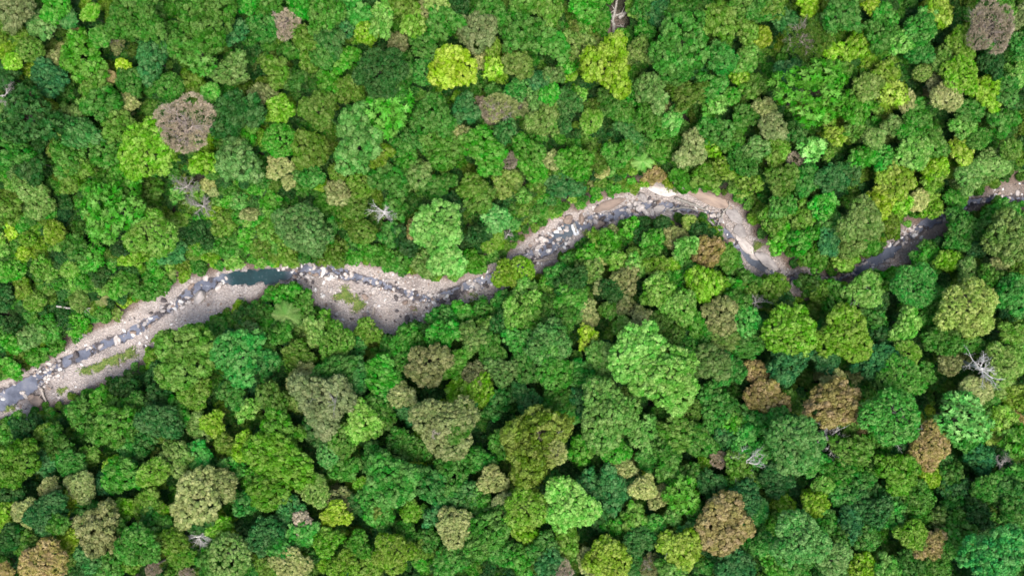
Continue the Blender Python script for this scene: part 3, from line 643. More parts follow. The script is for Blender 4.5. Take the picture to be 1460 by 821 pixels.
# tubes
def tube(P, rad, sides=6):
    P = np.asarray(P, float); n = len(P)
    t = np.gradient(P, axis=0); t /= np.linalg.norm(t, axis=1)[:, None] + 1e-9
    ref = np.array([0.31, 0.77, 0.2]); a = np.cross(t, ref); a /= np.linalg.norm(a, axis=1)[:, None] + 1e-9; b = np.cross(t, a)
    th = np.arange(sides) / sides * 2 * math.pi
    V = P[:, None, :] + (a[:, None, :] * np.cos(th)[None, :, None] + b[:, None, :] * np.sin(th)[None, :, None]) * np.asarray(rad, float)[:, None, None]
    I = np.arange(n * sides).reshape(n, sides); J = np.roll(I, -1, 1)
    F = np.stack([I[:-1], J[:-1], J[1:], I[1:]], -1).reshape(-1, 4)
    c = np.array([[I[0,0], I[0,0], I[0,0], I[0,0]]])
    V = np.concatenate([V.reshape(-1, 3), P[:1], P[-1:]])
    k0, k1 = n * sides, n * sides + 1
    cap = [[I[0,(j+1) % sides], I[0,j], k0, k0] for j in range(sides)] + [[I[-1,j], I[-1,(j+1) % sides], k1, k1] for j in range(sides)]
    capT = np.array([c_[:3] for c_ in cap])
    return V, F, capT
class TB:
    def __init__(s): s.V, s.F, s.T, s.n = [], [], [], 0
    def add(s, P, rad, sides=6):
        V, F, T = tube(P, rad, sides); s.V.append(V); s.F.append(F + s.n); s.T.append(T + s.n); s.n += len(V)
    def arrays(s): return np.concatenate(s.V), np.concatenate(s.F), np.concatenate(s.T)
    def mesh(s, name, mat):
        V, F, T = s.arrays(); return mesh_np(name, V, [F, T], np.ones(len(F) + len(T), bool), [mat])
def wob(a, b, n, amp, R):
    t = np.linspace(0, 1, n)[:, None]; p = np.asarray(a)[None] * (1 - t) + np.asarray(b)[None] * t
    w = R.normal(0, amp, (n, 3)); w[0] = 0; w[-1] *= .4
    return p + np.cumsum(w, 0) * 0.4
def grow(tb, p, d, ln, rad, depth, R, spread=0.6, sides=5, lift=0.0):
    e = p + d * ln; P = wob(p, e, 5, ln * 0.085, R); e = P[-1]
    tb.add(P, np.linspace(rad, rad * 0.55, 5), sides)
    if depth == 0: return
    for k in range(3 if depth < 4 else 4):
        nd = d + R.normal(0, spread, 3) + (0, 0, lift); nd /= np.linalg.norm(nd)
        st = P[1 + (k * 2 + int(R.integers(0, 2))) % 4]
        grow(tb, st, nd, ln * R.uniform(.55, .8), rad * 0.52, depth - 1, R, spread, max(3, sides - 2), lift)

def trunk_mesh(seed):
    """unit trunk: foot at z=0, crown middle at z=1; limbs spread into the crown"""
    R = np.random.default_rng(seed); tb = TB()
    top = np.array([R.uniform(-.05, .05), R.uniform(-.05, .05), 0.78])
    tb.add(np.array([(0,0,-0.12), (0,0,0), (0.01,0,0.08), *wob((0.01,0,.16), top, 5, .01, R)]), [0.075, 0.062, 0.045, 0.036, 0.033, 0.03, 0.027, 0.024], 8)
    for k in range(5):
        a = k * 1.257 + R.uniform(-.3, .3); q = R.uniform(.25, .42); e = np.array([q*math.cos(a), q*math.sin(a), R.uniform(.92, 1.08)])
        tb.add(wob(top, e, 5, .015, R), np.linspace(.022, .007, 5), 5)
    return tb.mesh('trunk', MB)
TRUNKS = [trunk_mesh(s) for s in (1, 2, 3)]

def bare_meshes(seed, r, hc, mat, depth=4, n0=8, up=0.35):
    """(trunk, branches) of a leafless tree: trunk foot at 0, limbs radiating round (0,0,hc)"""
    R = np.random.default_rng(seed); a_ = TB(); b_ = TB()
    la = R.uniform(0, 6.283); top = np.array([.28 * r * math.cos(la), .28 * r * math.sin(la), hc - 0.25 * r])
    P = wob((0,0,-0.5), top, 6, .12, R); P[0] = (0, 0, -0.6); top = P[-1]
    a_.add(P, np.linspace(0.055 * r + .22, 0.04 * r + .12, 6), 8)
    for k in range(n0):
        if R.random() < .2: continue
        a = k / n0 * 6.283 + R.uniform(-.6, .6); d = np.array([math.cos(a), math.sin(a), up + R.uniform(-.2, .4)]); d /= np.linalg.norm(d)
        u_ = R.uniform(0, 1); st = P[-1] * u_ + P[-2] * (1 - u_)
        grow(b_, st, d, r * R.uniform(.22, .56), 0.019 * r + .06, depth - 1, R, .48, 5, .08)
    return a_.mesh('trunk', mat), b_.mesh('branch', mat)

def palm_crown(seed, r):
    R = np.random.default_rng(seed); V, Q, tn, lf = [], [], [], []; n = 0
    for k in range(15):
        a = k * 2.4 + R.uniform(-.2, .2); ln = r * R.uniform(.8, 1.08); u = np.array([math.cos(a), math.sin(a), 0]); s = np.array([-u[1], u[0], 0]); rise = R.uniform(.15, .5)
        t = np.linspace(0, 1, 22); mid = u[None] * (t * ln)[:, None]; mid[:, 2] = ln * (rise * 1.5 * t - (0.45 + rise) * t * t)
        tk = R.random()
        for i in range(1, 21):
            w = ln * 0.24 * math.sin(math.pi * (0.12 + 0.84 * t[i])) ** .7
            for sg in (-1, 1):
                p = mid[i]; tip = p + s * sg * w + u * w * 0.55 + np.array([0, 0, -.22 * w]); hw = u * ln * 0.020
                V += [p - hw, tip - hw * .2, tip + hw * .2, p + hw]; Q.append([n, n+1, n+2, n+3]); n += 4; tn += [tk] * 4; lf += [R.random()] * 4
    return mesh_np('crown', np.array(V), [np.array(Q)], np.zeros(len(Q), bool), [MF], None, {'tint': tn, 'leaf': lf})

# crown meshes by style and nominal radius
PROTO = {}
def protos(style, sizes, per, cl, nleaf):
    for r in sizes:
        c = cl * (0.80 if r < 3 else 0.92 if r < 5 else 1.04 if r < 7 else 1.15)
        PROTO[(style, r)] = [crown_mesh('crown', r, style, 100 * i + int(r * 10) + ord(style), MF, c, nleaf) for i in range(per)]
protos('k', (2.6, 3.8, 5.2, 7.2), 10, 1.15, 32)
protos('c', (2.6, 4.2, 6.0, 8.6), 3, .98, 28)
protos('r', (3.0, 5.0, 8.2), 3, 1.25, 16)
protos('f', (2.8, 4.2, 6.2, 8.2), 3, 0.80, 16)
protos('s', (1.8, 2.8, 4.2, 6.0), 2, 0.80, 20)
protos('q', (2.4, 4.0, 6.5, 9.0), 2, 0.66, 26)
def pick(style, r, i):
    rs = sorted(k[1] for k in PROTO if k[0] == style); b = min(rs, key=lambda a: abs(math.log(a / r)))
    L = PROTO[(style, b)]; return L[i % len(L)], r / b
# ---------------------------------------------------------------- colours
BASE = {'d': (0.024, 0.100, 0.015), 'g': (0.052, 0.185, 0.019), 'G': (0.058, 0.250, 0.018), 'l': (0.138, 0.335, 0.048), 'L': (0.145, 0.330, 0.018), 'y': (0.225, 0.360, 0.022),
        'v': (0.075, 0.220, 0.010), 'Y': (0.190, 0.285, 0.060), 'h': (0.135, 0.345, 0.026), 'Z': (0.165, 0.420, 0.068), 'a': (0.200, 0.325, 0.030), 'o': (0.092, 0.205, 0.020), 't': (0.040, 0.158, 0.032), 'T': (0.056, 0.232, 0.030), 'M': (0.128, 0.350, 0.070), 'n': (0.095, 0.255, 0.048),
        'e': (0.132, 0.245, 0.048), 'E': (0.190, 0.245, 0.078), 'b': (0.275, 0.232, 0.076), 'p': (0.265, 0.310, 0.100), 'u': (0.190, 0.222, 0.076), 'w': (0.345, 0.305, 0.200)}
CNAME = {'d': 'dark green', 'g': 'green', 'G': 'vivid green', 'l': 'light green', 'L': 'lime', 'y': 'yellow-green', 'o': 'olive', 't': 'teal green', 'T': 'emerald', 'M': 'mint', 'a': 'golden-green', 'Z': 'light green', 'h': 'lime', 'Y': 'golden-green', 'v': 'dark lime', 'u': 'drab tan', 'n': 'steel-green', 'e': 'grey-green', 'E': 'blue-grey', 'b': 'brown', 'p': 'cream-olive', 'w': 'tan'}
TEX = {'k': 'lumpy', 'c': 'knobbly', 'r': 'star-tufted', 'f': 'feathery', 's': 'domed', 'q': 'half-dry', 'x': 'leafless', 'm': 'spiky'}
def vary(code, R, v=0.13):
    c = np.array(BASE[code]); k = 1 + R.normal(0, v); h = R.normal(0, 0.10 if code not in 'bupwEayY' else 0.03)
    return (max(0, c[0] * k * (1 + h)), c[1] * k, max(0, c[2] * k * (1 - h)), 1.0)

def ENL(r): return 1.00 + 0.13 * min(1, max(0, (r - 22) / 12))
# ---------------------------------------------------------------- the surveyed trees
TREES = []
for off, txt in SHEETS:
    for e in txt.replace('\n', ';').split(';'):
        f = e.split()
        if not f: continue
        TREES.append(dict(px=off[0] + float(f[0]) / 3.0, py=off[1] + float(f[1]) / 3.0, r=float(f[2]) / 3.0, col=f[3], sty=f[4], lm=f[5][1:] if len(f) > 5 else None))
for t in TREES:
    if not t['lm'] and t['px'] < 430 and 240 < t['py'] < 540: t['r'] *= .72
    elif not t['lm'] and t['py'] < 400 and t['px'] < 1460: t['r'] *= .88
small = sorted([t for t in TREES if t['sty'] == 'k' and not t['lm']], key=lambda t: -t['r'])
nlm = sum(1 for t in TREES if t['sty'] == 'k' and t['lm'])
for t in small[300 - nlm:]: t['stuff'] = True
CLEARING = np.array([(864, -30), (912, -30), (908, 4), (896, 20), (893, 46), (880, 54), (861, 50), (862, 22)], float)
def in_clearing(x, y):
    r_ = False; n_ = len(CLEARING)
    for i_ in range(n_):
        (x1, y1), (x2, y2) = CLEARING[i_], CLEARING[(i_ + 1) % n_]
        if (y1 > y) != (y2 > y) and x < (x2 - x1) * (y - y1) / (y2 - y1) + x1: r_ = not r_
    return r_
for t in TREES:
    c_ = CLEARING.mean(0) + (0, 12); v_ = np.array([t['px'], t['py']]) - c_; l_ = np.hypot(*v_)
    need = 21 + 15 * abs(v_[1]) / (l_ + 1e-6) + t['r'] * .92
    if l_ < need and t['sty'] != 'x': t['px'], t['py'] = c_ + v_ / l_ * need
R = np.random.default_rng(5)
for t in TREES:
    rw = t['r'] * S * ENL(t['r'])
    t['hc'] = (6.0 + 1.25 * rw + R.uniform(-1.5, 1.5)) * (0.55 if (t['px'] < 420 and 260 < t['py'] < 520 and t['r'] < 30) else 1.0)
for t in TREES:                 # lower growth along the banks
    bd_ = np.hypot(BED[:, 0] - t['px'], BED[:, 1] - t['py']).min()
    if bd_ < 45 and t['sty'] != 'x': t['hc'] *= .62 + .38 * max(0, (bd_ - 12) / 33)
for t in TREES:                 # a crown growing up through a bigger one stands above it
    for b in TREES:
        if b is not t and t['sty'] == 'x' and math.hypot(b['px'] - t['px'], b['py'] - t['py']) < b['r'] + .3 * t['r']: t['hc'] = max(t['hc'], b['hc'] + .30 * b['r'] * S)
        if b is not t and t['r'] < .75 * b['r'] and math.hypot(b['px'] - t['px'], b['py'] - t['py']) < .62 * b['r']:
            t['hc'] = max(t['hc'], b['hc'] + .38 * b['r'] * S - .15 * t['r'] * S)
px = np.array([t['px'] for t in TREES]); py = np.array([t['py'] for t in TREES]); hc = np.array([t['hc'] for t in TREES])
tx, ty, tzv = place_many(px, py, hc)
for t, x, y, z in zip(TREES, tx, ty, tzv):
    t.update(x=x, y=y, z=z, rw=t['r'] * S * ENL(t['r']) * (H - z - t['hc']) / H)

OVER = {'limefall', 'limefall2', 'bankball', 'bankolive'}
for _ in range(3):
    for t in TREES:
        if t['lm'] in OVER or 1128 < t['px'] < 1190 or 1345 < t['px'] < 1400: continue
        qx = np.array([(t['px'] - CX) * S]); qy = np.array([-(t['py'] - CY) * S])
        d_, k_ = near(qx, qy, BEDW); ins_ = inside(qx, qy)[0]; d_ = d_[0] / S; want = t['r'] * 0.86 + 1.0
        s_ = -d_ if ins_ else d_
        if s_ < want:
            vx, vy = t['px'] - BED[k_[0], 0], t['py'] - BED[k_[0], 1]; l = math.hypot(vx, vy) + 1e-6; sg = -1 if ins_ else 1
            m_ = min(want - s_, 9.0); t['px'] += sg * vx / l * m_ * .7; t['py'] += sg * vy / l * m_ * .7; t['r'] *= 0.97; t['moved'] = True
mv = [t for t in TREES if t.get('moved')]
X_, Y_, Z_ = place_many(np.array([t['px'] for t in mv]), np.array([t['py'] for t in mv]), np.array([t['hc'] for t in mv]))
for t, x, y, z in zip(mv, X_, Y_, Z_): t.update(x=x, y=y, z=z, rw=t['r'] * S * ENL(t['r']) * (H - z - t['hc']) / H)
print('moved', len(mv))

KIND = {'k': ('broadleaf_tree', 'tree', 'lumpy broadleaf trees of the forest canopy'), 'c': ('knobbly_tree', 'tree', 'trees with knobbly clumped crowns'), 'r': ('tufted_tree', 'tree', 'trees with star-shaped leaf tufts'), 'f': ('feathery_tree', 'tree', 'fine-leaved feathery trees'),
        's': ('domed_tree', 'tree', 'smooth round-domed trees'), 'q': ('dry_tree', 'dry tree', 'half-dry twiggy trees'), 'x': ('bare_tree', 'bare tree', 'leafless snags'), 'm': ('palm_tree', 'palm', 'palms')}
PALM = [palm_crown(s, 4.0) for s in (1, 2)]
made = []
for i, t in enumerate(TREES):
    if t.get('stuff'): continue
    name, cat, grp = KIND[t['sty']]
    if t['sty'] != 'x' and t['sty'] != 'q' and t['col'] in 'bw': grp = 'brown and tan trees'
    e = bpy.data.objects.new(name, None); COL.objects.link(e); e.location = (t['x'], t['y'], t['z']); e.rotation_euler = (0, 0, R.uniform(0, 6.283)); e.empty_display_size = 0.5
    props(e, None, cat, grp); t['o'] = e; made.append(t)
    rw, h = t['rw'], t['hc']
    if t['sty'] == 'x':
        a, b = bare_meshes(300 + i, rw * (1.65 if t['lm'] else 1.3), h + .6 * rw, MWL if t['lm'] in ('starsnag', 'tanglesnag', 'bigsnag', 'whiteforked', 'whitesnag') else MW, 5, 11 if t['lm'] else 8, R.uniform(.15, .5)); link('trunk', a, e); link('branch', b, e)
        continue
    if t['sty'] == 'q':
        a, b = bare_meshes(300 + i, rw * 1.0, h + .42 * rw, MWD, 5, 10, 0.55); link('trunk', a, e); link('branch', b, e)
    else:
        tr = link('trunk', TRUNKS[i % 3], e); tr.scale = (max(rw * 1.2, 3), max(rw * 1.2, 3), h)
    if t['sty'] == 'm':
        c = link('crown', PALM[i % 2], e); c.scale = (rw / 4 * 1.15,) * 3; c.location = (0, 0, h)
    else:
        me, s = pick(t['sty'], rw, i)
        c = link('crown', me, e); s2 = s * R.uniform(.86, 1.17) if t['sty'] in 'kf' and not t['lm'] else s * R.uniform(.93, 1.08); c.scale = (s2, s * s / s2 * R.uniform(.96, 1.06), s * R.uniform(.9, 1.2) * (0.8 if t['sty'] == 'q' else 1)); c.location = (0, 0, h)
    if t['lm'] in ('baretrunk', 'yellowbranch', 'darkspread', 'greytan', 'goldgiant'):
        a, b = bare_meshes(900 + i, rw * 1.1, h + rw * .48, MW, 4, 7, .35); link('branch', b, e); bpy.data.meshes.remove(a)
    q_ = {'f': 1.28, 'r': 1.1}.get(t['sty'], 1.0); c.color = tuple(v * q_ for v in vary(t['col'], R)[:3]) + (1.0,)

# ---------------------------------------------------------------- labels that single out each tree
lms = [t for t in made if t['lm']]
used = set()
for t in lms:
    t['o']['label'] = LM[t['lm']][1]; used.add(LM[t['lm']][1])
def sizeword(r): return 'very large' if r > 38 else 'large' if r > 28 else 'mid-sized' if r > 20 else 'small' if r > 14 else 'tiny'
def dirword(t, a):
    dx, dy = t['px'] - a['px'], t['py'] - a['py']
    if abs(dx) > 2.2 * abs(dy): return 'right of' if dx > 0 else 'left of'
    if abs(dy) > 2.2 * abs(dx): return 'below' if dy > 0 else 'above'
    return ('below' if dy > 0 else 'above') + (' and right of' if dx > 0 else ' and left of')
BANK = np.concatenate([UPd, LOWd])
for t in sorted([t for t in made if not t['lm']], key=lambda t: -t['r']):
    d = sorted(lms, key=lambda a: math.hypot(a['px'] - t['px'], a['py'] - t['py']))
    A, B, C = d[0], d[1], d[2]; sa, sb, sc = (LM[a['lm']][0] for a in (A, B, C))
    noun = {'m': 'palm', 'x': 'snag'}.get(t['sty'], 'tree')
    b0 = f"{sizeword(t['r'])} {CNAME[t['col']]} {TEX[t['sty']]} {noun}" if t['sty'] != 'x' else f"{sizeword(t['r'])} pale leafless snag"
    bd = np.hypot(BANK[:, 0] - t['px'], BANK[:, 1] - t['py']).min()
    near_a = math.hypot(A['px'] - t['px'], A['py'] - t['py']) < 1.3 * (A['r'] + t['r'])
    opts = []
    if bd < t['r'] * 1.5 + 6: opts += [f"{b0} on the riverbank near the {sa}", f"{b0} on the riverbank {dirword(t, A)} the {sa}"]
    if near_a: opts += [f"{b0} touching the {sa}"]
    opts += [f"{b0} {dirword(t, A)} the {sa}", f"{b0} between the {sa} and the {sb}", f"{b0} {dirword(t, B)} the {sb}", f"{b0} {dirword(t, A)} the {sa}, towards the {sb}",
             f"{b0} between the {sa} and the {sc}", f"{b0} {dirword(t, C)} the {sc}", f"{b0} {dirword(t, A)} the {sa}, towards the {sc}", f"{b0} between the {sb} and the {sc}", f"{b0} far {dirword(t, A)} the {sa}", f"{b0} midway from the {sb} to the {sc}"]
    for k in range(3, 12): opts.append(f"{b0} {dirword(t, d[k])} the {LM[d[k]['lm']][0]}")
    for o in opts:
        if o.lower() not in used and len(o.split()) <= 16: break
    used.add(o.lower()); t['o']['label'] = o
print('trees as things', len(made), 'distinct labels', len({t['o']['label'] for t in made}))
# ---------------------------------------------------------------- understory: what nobody could count
SRC = bpy.data.collections.new('understory_source')
def stub(r):
    tb = TB(); tb.add(np.array([(0, 0, -4.2 * r), (0.05, 0, -2 * r), (0, 0.05, 0)]), [0.09 * r, 0.07 * r, 0.05 * r], 5); V, F, T = tb.arrays()
    return V, F
UP_ = [('k', 2.2, 41, .80), ('k', 2.2, 42, .80), ('k', 2.4, 43, .85), ('c', 2.2, 44, .66), ('f', 2.4, 45, .62), ('s', 2.0, 46, .7), ('k', 3.4, 47, .9), ('c', 3.4, 48, .8)]
PR = []
for j, (st, r, sd_, cl) in enumerate(UP_):
    o = bpy.data.objects.new('understory_plant_%d' % j, crown_mesh('understory_plant', r, st, sd_, MFI, cl, 16, stub(r))); SRC.objects.link(o); PR.append(r)
def scatter_group(name, nodename, coll):
    ng = bpy.data.node_groups.new(nodename, 'GeometryNodeTree')
    ng.interface.new_socket('Geometry', in_out='INPUT', socket_type='NodeSocketGeometry'); ng.interface.new_socket('Geometry', in_out='OUTPUT', socket_type='NodeSocketGeometry')
    gi = ng.nodes.new('NodeGroupInput'); go_ = ng.nodes.new('NodeGroupOutput'); ip = ng.nodes.new('GeometryNodeInstanceOnPoints'); ci = ng.nodes.new('GeometryNodeCollectionInfo')
    ci.inputs['Collection'].default_value = coll; ci.inputs['Separate Children'].default_value = True; ci.inputs['Reset Children'].default_value = True
    def at(n, ty):
        a = ng.nodes.new('GeometryNodeInputNamedAttribute'); a.data_type = ty; a.inputs['Name'].default_value = n; return a.outputs['Attribute']
    ng.links.new(gi.outputs[0], ip.inputs['Points']); ng.links.new(ci.outputs[0], ip.inputs['Instance']); ip.inputs['Pick Instance'].default_value = True
    ng.links.new(at('pick', 'INT'), ip.inputs['Instance Index']); ng.links.new(at('turn', 'FLOAT_VECTOR'), ip.inputs['Rotation']); ng.links.new(at('size', 'FLOAT_VECTOR'), ip.inputs['Scale'])
    ng.links.new(ip.outputs[0], go_.inputs[0]); return ng
def scatter(name, ng, P, pick_, turn, size, col):
    me = bpy.data.meshes.new(name); me.vertices.add(len(P)); me.vertices.foreach_set('co', np.asarray(P, np.float32).ravel())
    a = me.attributes.new('pick', 'INT', 'POINT'); a.data.foreach_set('value', np.asarray(pick_, np.int32))
    for k, v in (('turn', turn), ('size', size)):
        a = me.attributes.new(k, 'FLOAT_VECTOR', 'POINT'); a.data.foreach_set('vector', np.asarray(v, np.float32).ravel())
    a = me.attributes.new('leafcol', 'FLOAT_COLOR', 'POINT'); a.data.foreach_set('color', np.asarray(col, np.float32).ravel())
    o = link(name, me); md = o.modifiers.new('scatter', 'NODES'); md.node_group = ng; return o

R = np.random.default_rng(21)
pp, pc = [], []       # (px, py, radius in px, height of crown middle in m, colour, proto)
for t in TREES:
    if t.get('stuff'): pp.append((t['px'], t['py'], t['r'] * 1.08, t['hc'], t['col'], int(R.choice([0, 1, 2, 6]))))
def bed_clear(px_, py_, r_):
    x, y = px2w(px_, py_, 3.0); xa, ya = np.array([x]), np.array([y])
    d, _ = near(xa, ya, BEDW); return (not inside(xa, ya)[0]) and d[0] / S > r_
TP = np.array([(t['px'], t['py'], t['r']) for t in TREES])
# low growth everywhere in the frame
cell = 11.5
cand = [(x, y) for x in np.arange(-40, 1505, cell) for y in np.arange(-40, 865, cell)]
cand = np.array(cand) + R.uniform(-5.5, 5.5, (len(cand), 2))
wx, wy = (cand[:, 0] - CX) * S * .985, -(cand[:, 1] - CY) * S * .985
dd, _ = near(wx, wy, BEDW); ii = inside(wx, wy)
for (x, y), d_, in_ in zip(cand, dd, ii):
    r_ = R.uniform(6.0, 13)
    if in_clearing(x, y): continue
    if in_ or d_ / S < 3: 
        continue
    edge = d_ / S < 22
    q = np.hypot(TP[:, 0] - x, TP[:, 1] - y); j = int(q.argmin())
    if q[j] < TP[j, 2] * 0.55 and not edge: continue                 # wholly under a taller crown
    if edge: r_ = min(R.uniform(4.5, 9), d_ / S / .75); h = R.uniform(.5, .9) * r_ * S
    else: h = R.uniform(1.0, 3.0 if y > 430 else 4.2)
    c = TREES[j]['col'] if R.random() < .34 else R.choice(list('ddddttgTGo' if y > 430 else 'ddddggoGGl'))  # gap shade between crowns put into the plant colour: mostly dark greens
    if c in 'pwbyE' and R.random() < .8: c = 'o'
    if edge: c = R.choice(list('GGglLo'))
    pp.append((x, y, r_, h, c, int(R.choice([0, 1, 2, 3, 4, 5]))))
# the forest beyond the frame
cell = 34.0
for x in np.arange(-700, 2200, cell):
    for y in np.arange(-560, 1400, cell):
        if -25 < x < 1485 and -25 < y < 846: continue
        x2, y2 = x + R.uniform(-15, 15), y + R.uniform(-15, 15); r_ = R.uniform(15, 30)
        if not bed_clear(x2, y2, r_ * .8): continue
        pp.append((x2, y2, r_, R.uniform(6, 10), R.choice(list('dgggtTGolLeo')), int(R.choice([0, 1, 2, 6, 7, 3]))))
Px, Py, Pr, Ph = (np.array([p[k] for p in pp], float) for k in range(4))
x, y, z = place_many(Px, Py, Ph)
rw = Pr * S * (H - z - Ph) / H
idx = np.array([p[5] for p in pp]); sc = rw / np.array(PR)[idx]
turn = np.stack([R.normal(0, .12, len(pp)), R.normal(0, .12, len(pp)), R.uniform(0, 6.283, len(pp))], 1)
size = np.stack([sc * R.uniform(.9, 1.1, len(pp)), sc * R.uniform(.9, 1.1, len(pp)), sc * R.uniform(.9, 1.25, len(pp))], 1)
col = np.array([vary(p[4], R, .18) for p in pp])
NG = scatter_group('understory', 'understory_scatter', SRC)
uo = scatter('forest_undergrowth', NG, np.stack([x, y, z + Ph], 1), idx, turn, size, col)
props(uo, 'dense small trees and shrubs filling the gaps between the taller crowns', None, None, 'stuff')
print('undergrowth', len(pp))
# ---------------------------------------------------------------- boulders, slabs, logs, grass
def rock_mesh(seed, flat=0.7, rough=0.22, sub=ICO2):
    R = np.random.default_rng(seed); v, f = sub; o = R.uniform(0, 50, 3)
    p = v.copy()
    for k in range(7):                                   # planes knocked off the stone
        d = R.normal(0, 1, 3); d /= np.linalg.norm(d); lim = R.uniform(.62, .85); q = p @ d; p = p - np.maximum(q - lim, 0)[:, None] * d[None] * .85
    p = p * (1 + rough * fbm(v[:,0]*1.6 + o[0], v[:,1]*1.6 + o[1], v[:,2]*1.6 + o[2], seed, 3))[:, None]
    p = p * np.array([R.uniform(.85, 1.15), R.uniform(.75, 1.05), flat]); return p, f
ROCKS = []
for s in range(7):
    p, f = rock_mesh(500 + s, R.uniform(.5, .8)); ROCKS.append(mesh_np('boulder', p, [f], np.ones(len(f), bool), [MR]))
SLABS = []
for s in range(3):
    p, f = rock_mesh(540 + s, .22, .18, ICO3); SLABS.append(mesh_np('rock_slab', p, [f], np.ones(len(f), bool), [MR]))
RC = {'pale': (0.56, 0.50, 0.46), 'grey': (0.36, 0.325, 0.31), 'dark': (0.10, 0.085, 0.085), 'white': (0.74, 0.71, 0.68), 'brown': (0.30, 0.225, 0.18)}
R = np.random.default_rng(77)
def ground_at(px_, py_):
    x, y, z = place(px_, py_, 0.0); return x, y, z
def boulder(px_, py_, rpx, col, label, group=None, sx=1.0, ang=None, sink=.25, mesh=None, name='boulder', cat='boulder', zs=1.0):
    x, y, z = ground_at(px_, py_); r = rpx * S
    o = link(name, mesh or ROCKS[R.integers(0, len(ROCKS))]); o.location = (x, y, max(z, -0.5) + r * (.45 - sink) * (.5 if mesh else 1)); o.rotation_euler = (R.normal(0, .15) * (0 if mesh else 1), R.normal(0, .15) * (0 if mesh else 1), R.uniform(0, 6.28) if ang is None else math.radians(ang))
    o.scale = (r * sx, r, r * zs); c = np.array(RC[col]) * (1 + R.normal(0, .10)); o.color = (*np.clip(c, 0, 1), 1)
    props(o, label, cat, group); return o
for a in [
 (646, 426, 7, 'dark', 'round dark boulder standing in the stream just before the overhanging lime crown'),
 (580, 453, 4.2, 'dark', 'round dark wet stone with a hollow on the broad gravel bar near its lower edge'),
 (566, 443, 2.6, 'dark', 'small dark stone alone on the middle of the broad gravel bar'),
 (588, 452, 4.5, 'grey', 'grey stone side by side with the round dark wet stone on the gravel bar'),
 (578, 431, 4.5, 'brown', 'brown stone on the gravel bar close to the white rapids'),
 (590, 440, 4, 'brown', 'brown stone with a green sprig beside it on the gravel bar'),
 (775, 341, 6, 'pale', 'large pale boulder in the rock cluster across the brown pool'),
 (767, 352, 4, 'pale', 'second pale boulder in the rock cluster, nearer the forest bank'),
 (782, 358, 4.5, 'white', 'whitish boulder at the lower end of the rock cluster below the brown pool'),
 (793, 330, 3.5, 'white', 'whitish boulder alone in the brown pool by its upper bank'),
 (811, 312, 8, 'brown', 'big brown rounded boulder at the head of the small waterfall'),
 (799, 309, 5, 'brown', 'brown boulder on the bank next to the big rounded one by the waterfall'),
 (829, 313, 6, 'brown', 'brown boulder on the far side of the small waterfall'),
 (853, 321, 7, 'brown', 'brown boulder standing in the stream just past the small waterfall'),
 (908, 290, 6.5, 'grey', 'grey boulder in the rocky bend, upstream of the pale rock ledge'),
 (916, 281, 7, 'grey', 'large grey boulder under the bank at the rocky bend'),
 (912, 298, 5.5, 'pale', 'flat pale boulder midstream at the rocky bend'),
 (922, 304, 6, 'pale', 'pale boulder standing against the dark tree at the rocky bend'),
 (1016, 307, 3.5, 'pale', 'small pale boulder in the dark gap by the long fallen branch'),
 (52, 572, 9, 'brown', 'broken brown rock beside the pale log in the wide shallow reach'),
 (45, 566, 6, 'brown', 'smaller brown rock against the broken one in the wide shallow reach'),
 (86, 527, 3, 'white', 'white boulder in midstream just upstream of the wide shallow reach'),
 (69, 535, 2.6, 'white', 'white stone nearest the upper bank in the wide shallow reach'),
 (168, 485, 6, 'pale', 'pale split boulder blocking the stream above the grass strip'),
 (312, 409, 6, 'pale', 'pale ring-shaped rock at the outlet of the dark teal pool'),
 (286, 424, 9, 'pale', 'long pale rock island in the stream just below the dark teal pool')]:
    boulder(*a, sx=R.uniform(1, 1.3))
for px_, py_, r_, sx, ang, col_, lab in [
 (1047, 308, 11, 1.3, -40, 'grey', 'cracked grey bedrock slab beside the long fallen branch'),
 (1056, 330, 10, 1.2, -50, 'grey', 'grey bedrock slab in the middle of the stepped ledge'),
 (1063, 350, 8, 2.2, -48, 'pale', 'pale narrow bedrock slab running along the narrow chute'),
 (1093, 372, 10, 2.0, -38, 'grey', 'long smooth grey bedrock slab at the foot of the chute'),
 (1075, 366, 6, 1.3, -30, 'grey', 'small grey bedrock slab in the little pool at the foot of the chute'),
 (1012, 283, 10, 3.4, -22, 'brown', 'long brown bedrock ledge under the bank with a dark crack'),
 (945, 272, 8, 2.4, -12, 'pale', 'pale bedrock ledge at the top of the rocky bend'),
 (935, 299, 8, 1.8, 20, 'pale', 'pale tilted slab midstream at the rocky bend'),
 (868, 292, 9, 2.6, 22, 'brown', 'brownish flat slab along the bank above the small waterfall')]:
    boulder(px_, py_, r_, col_, lab, None, sx, ang, .15, SLABS[R.integers(0, 3)], 'rock_slab', 'rock slab', 1.0)
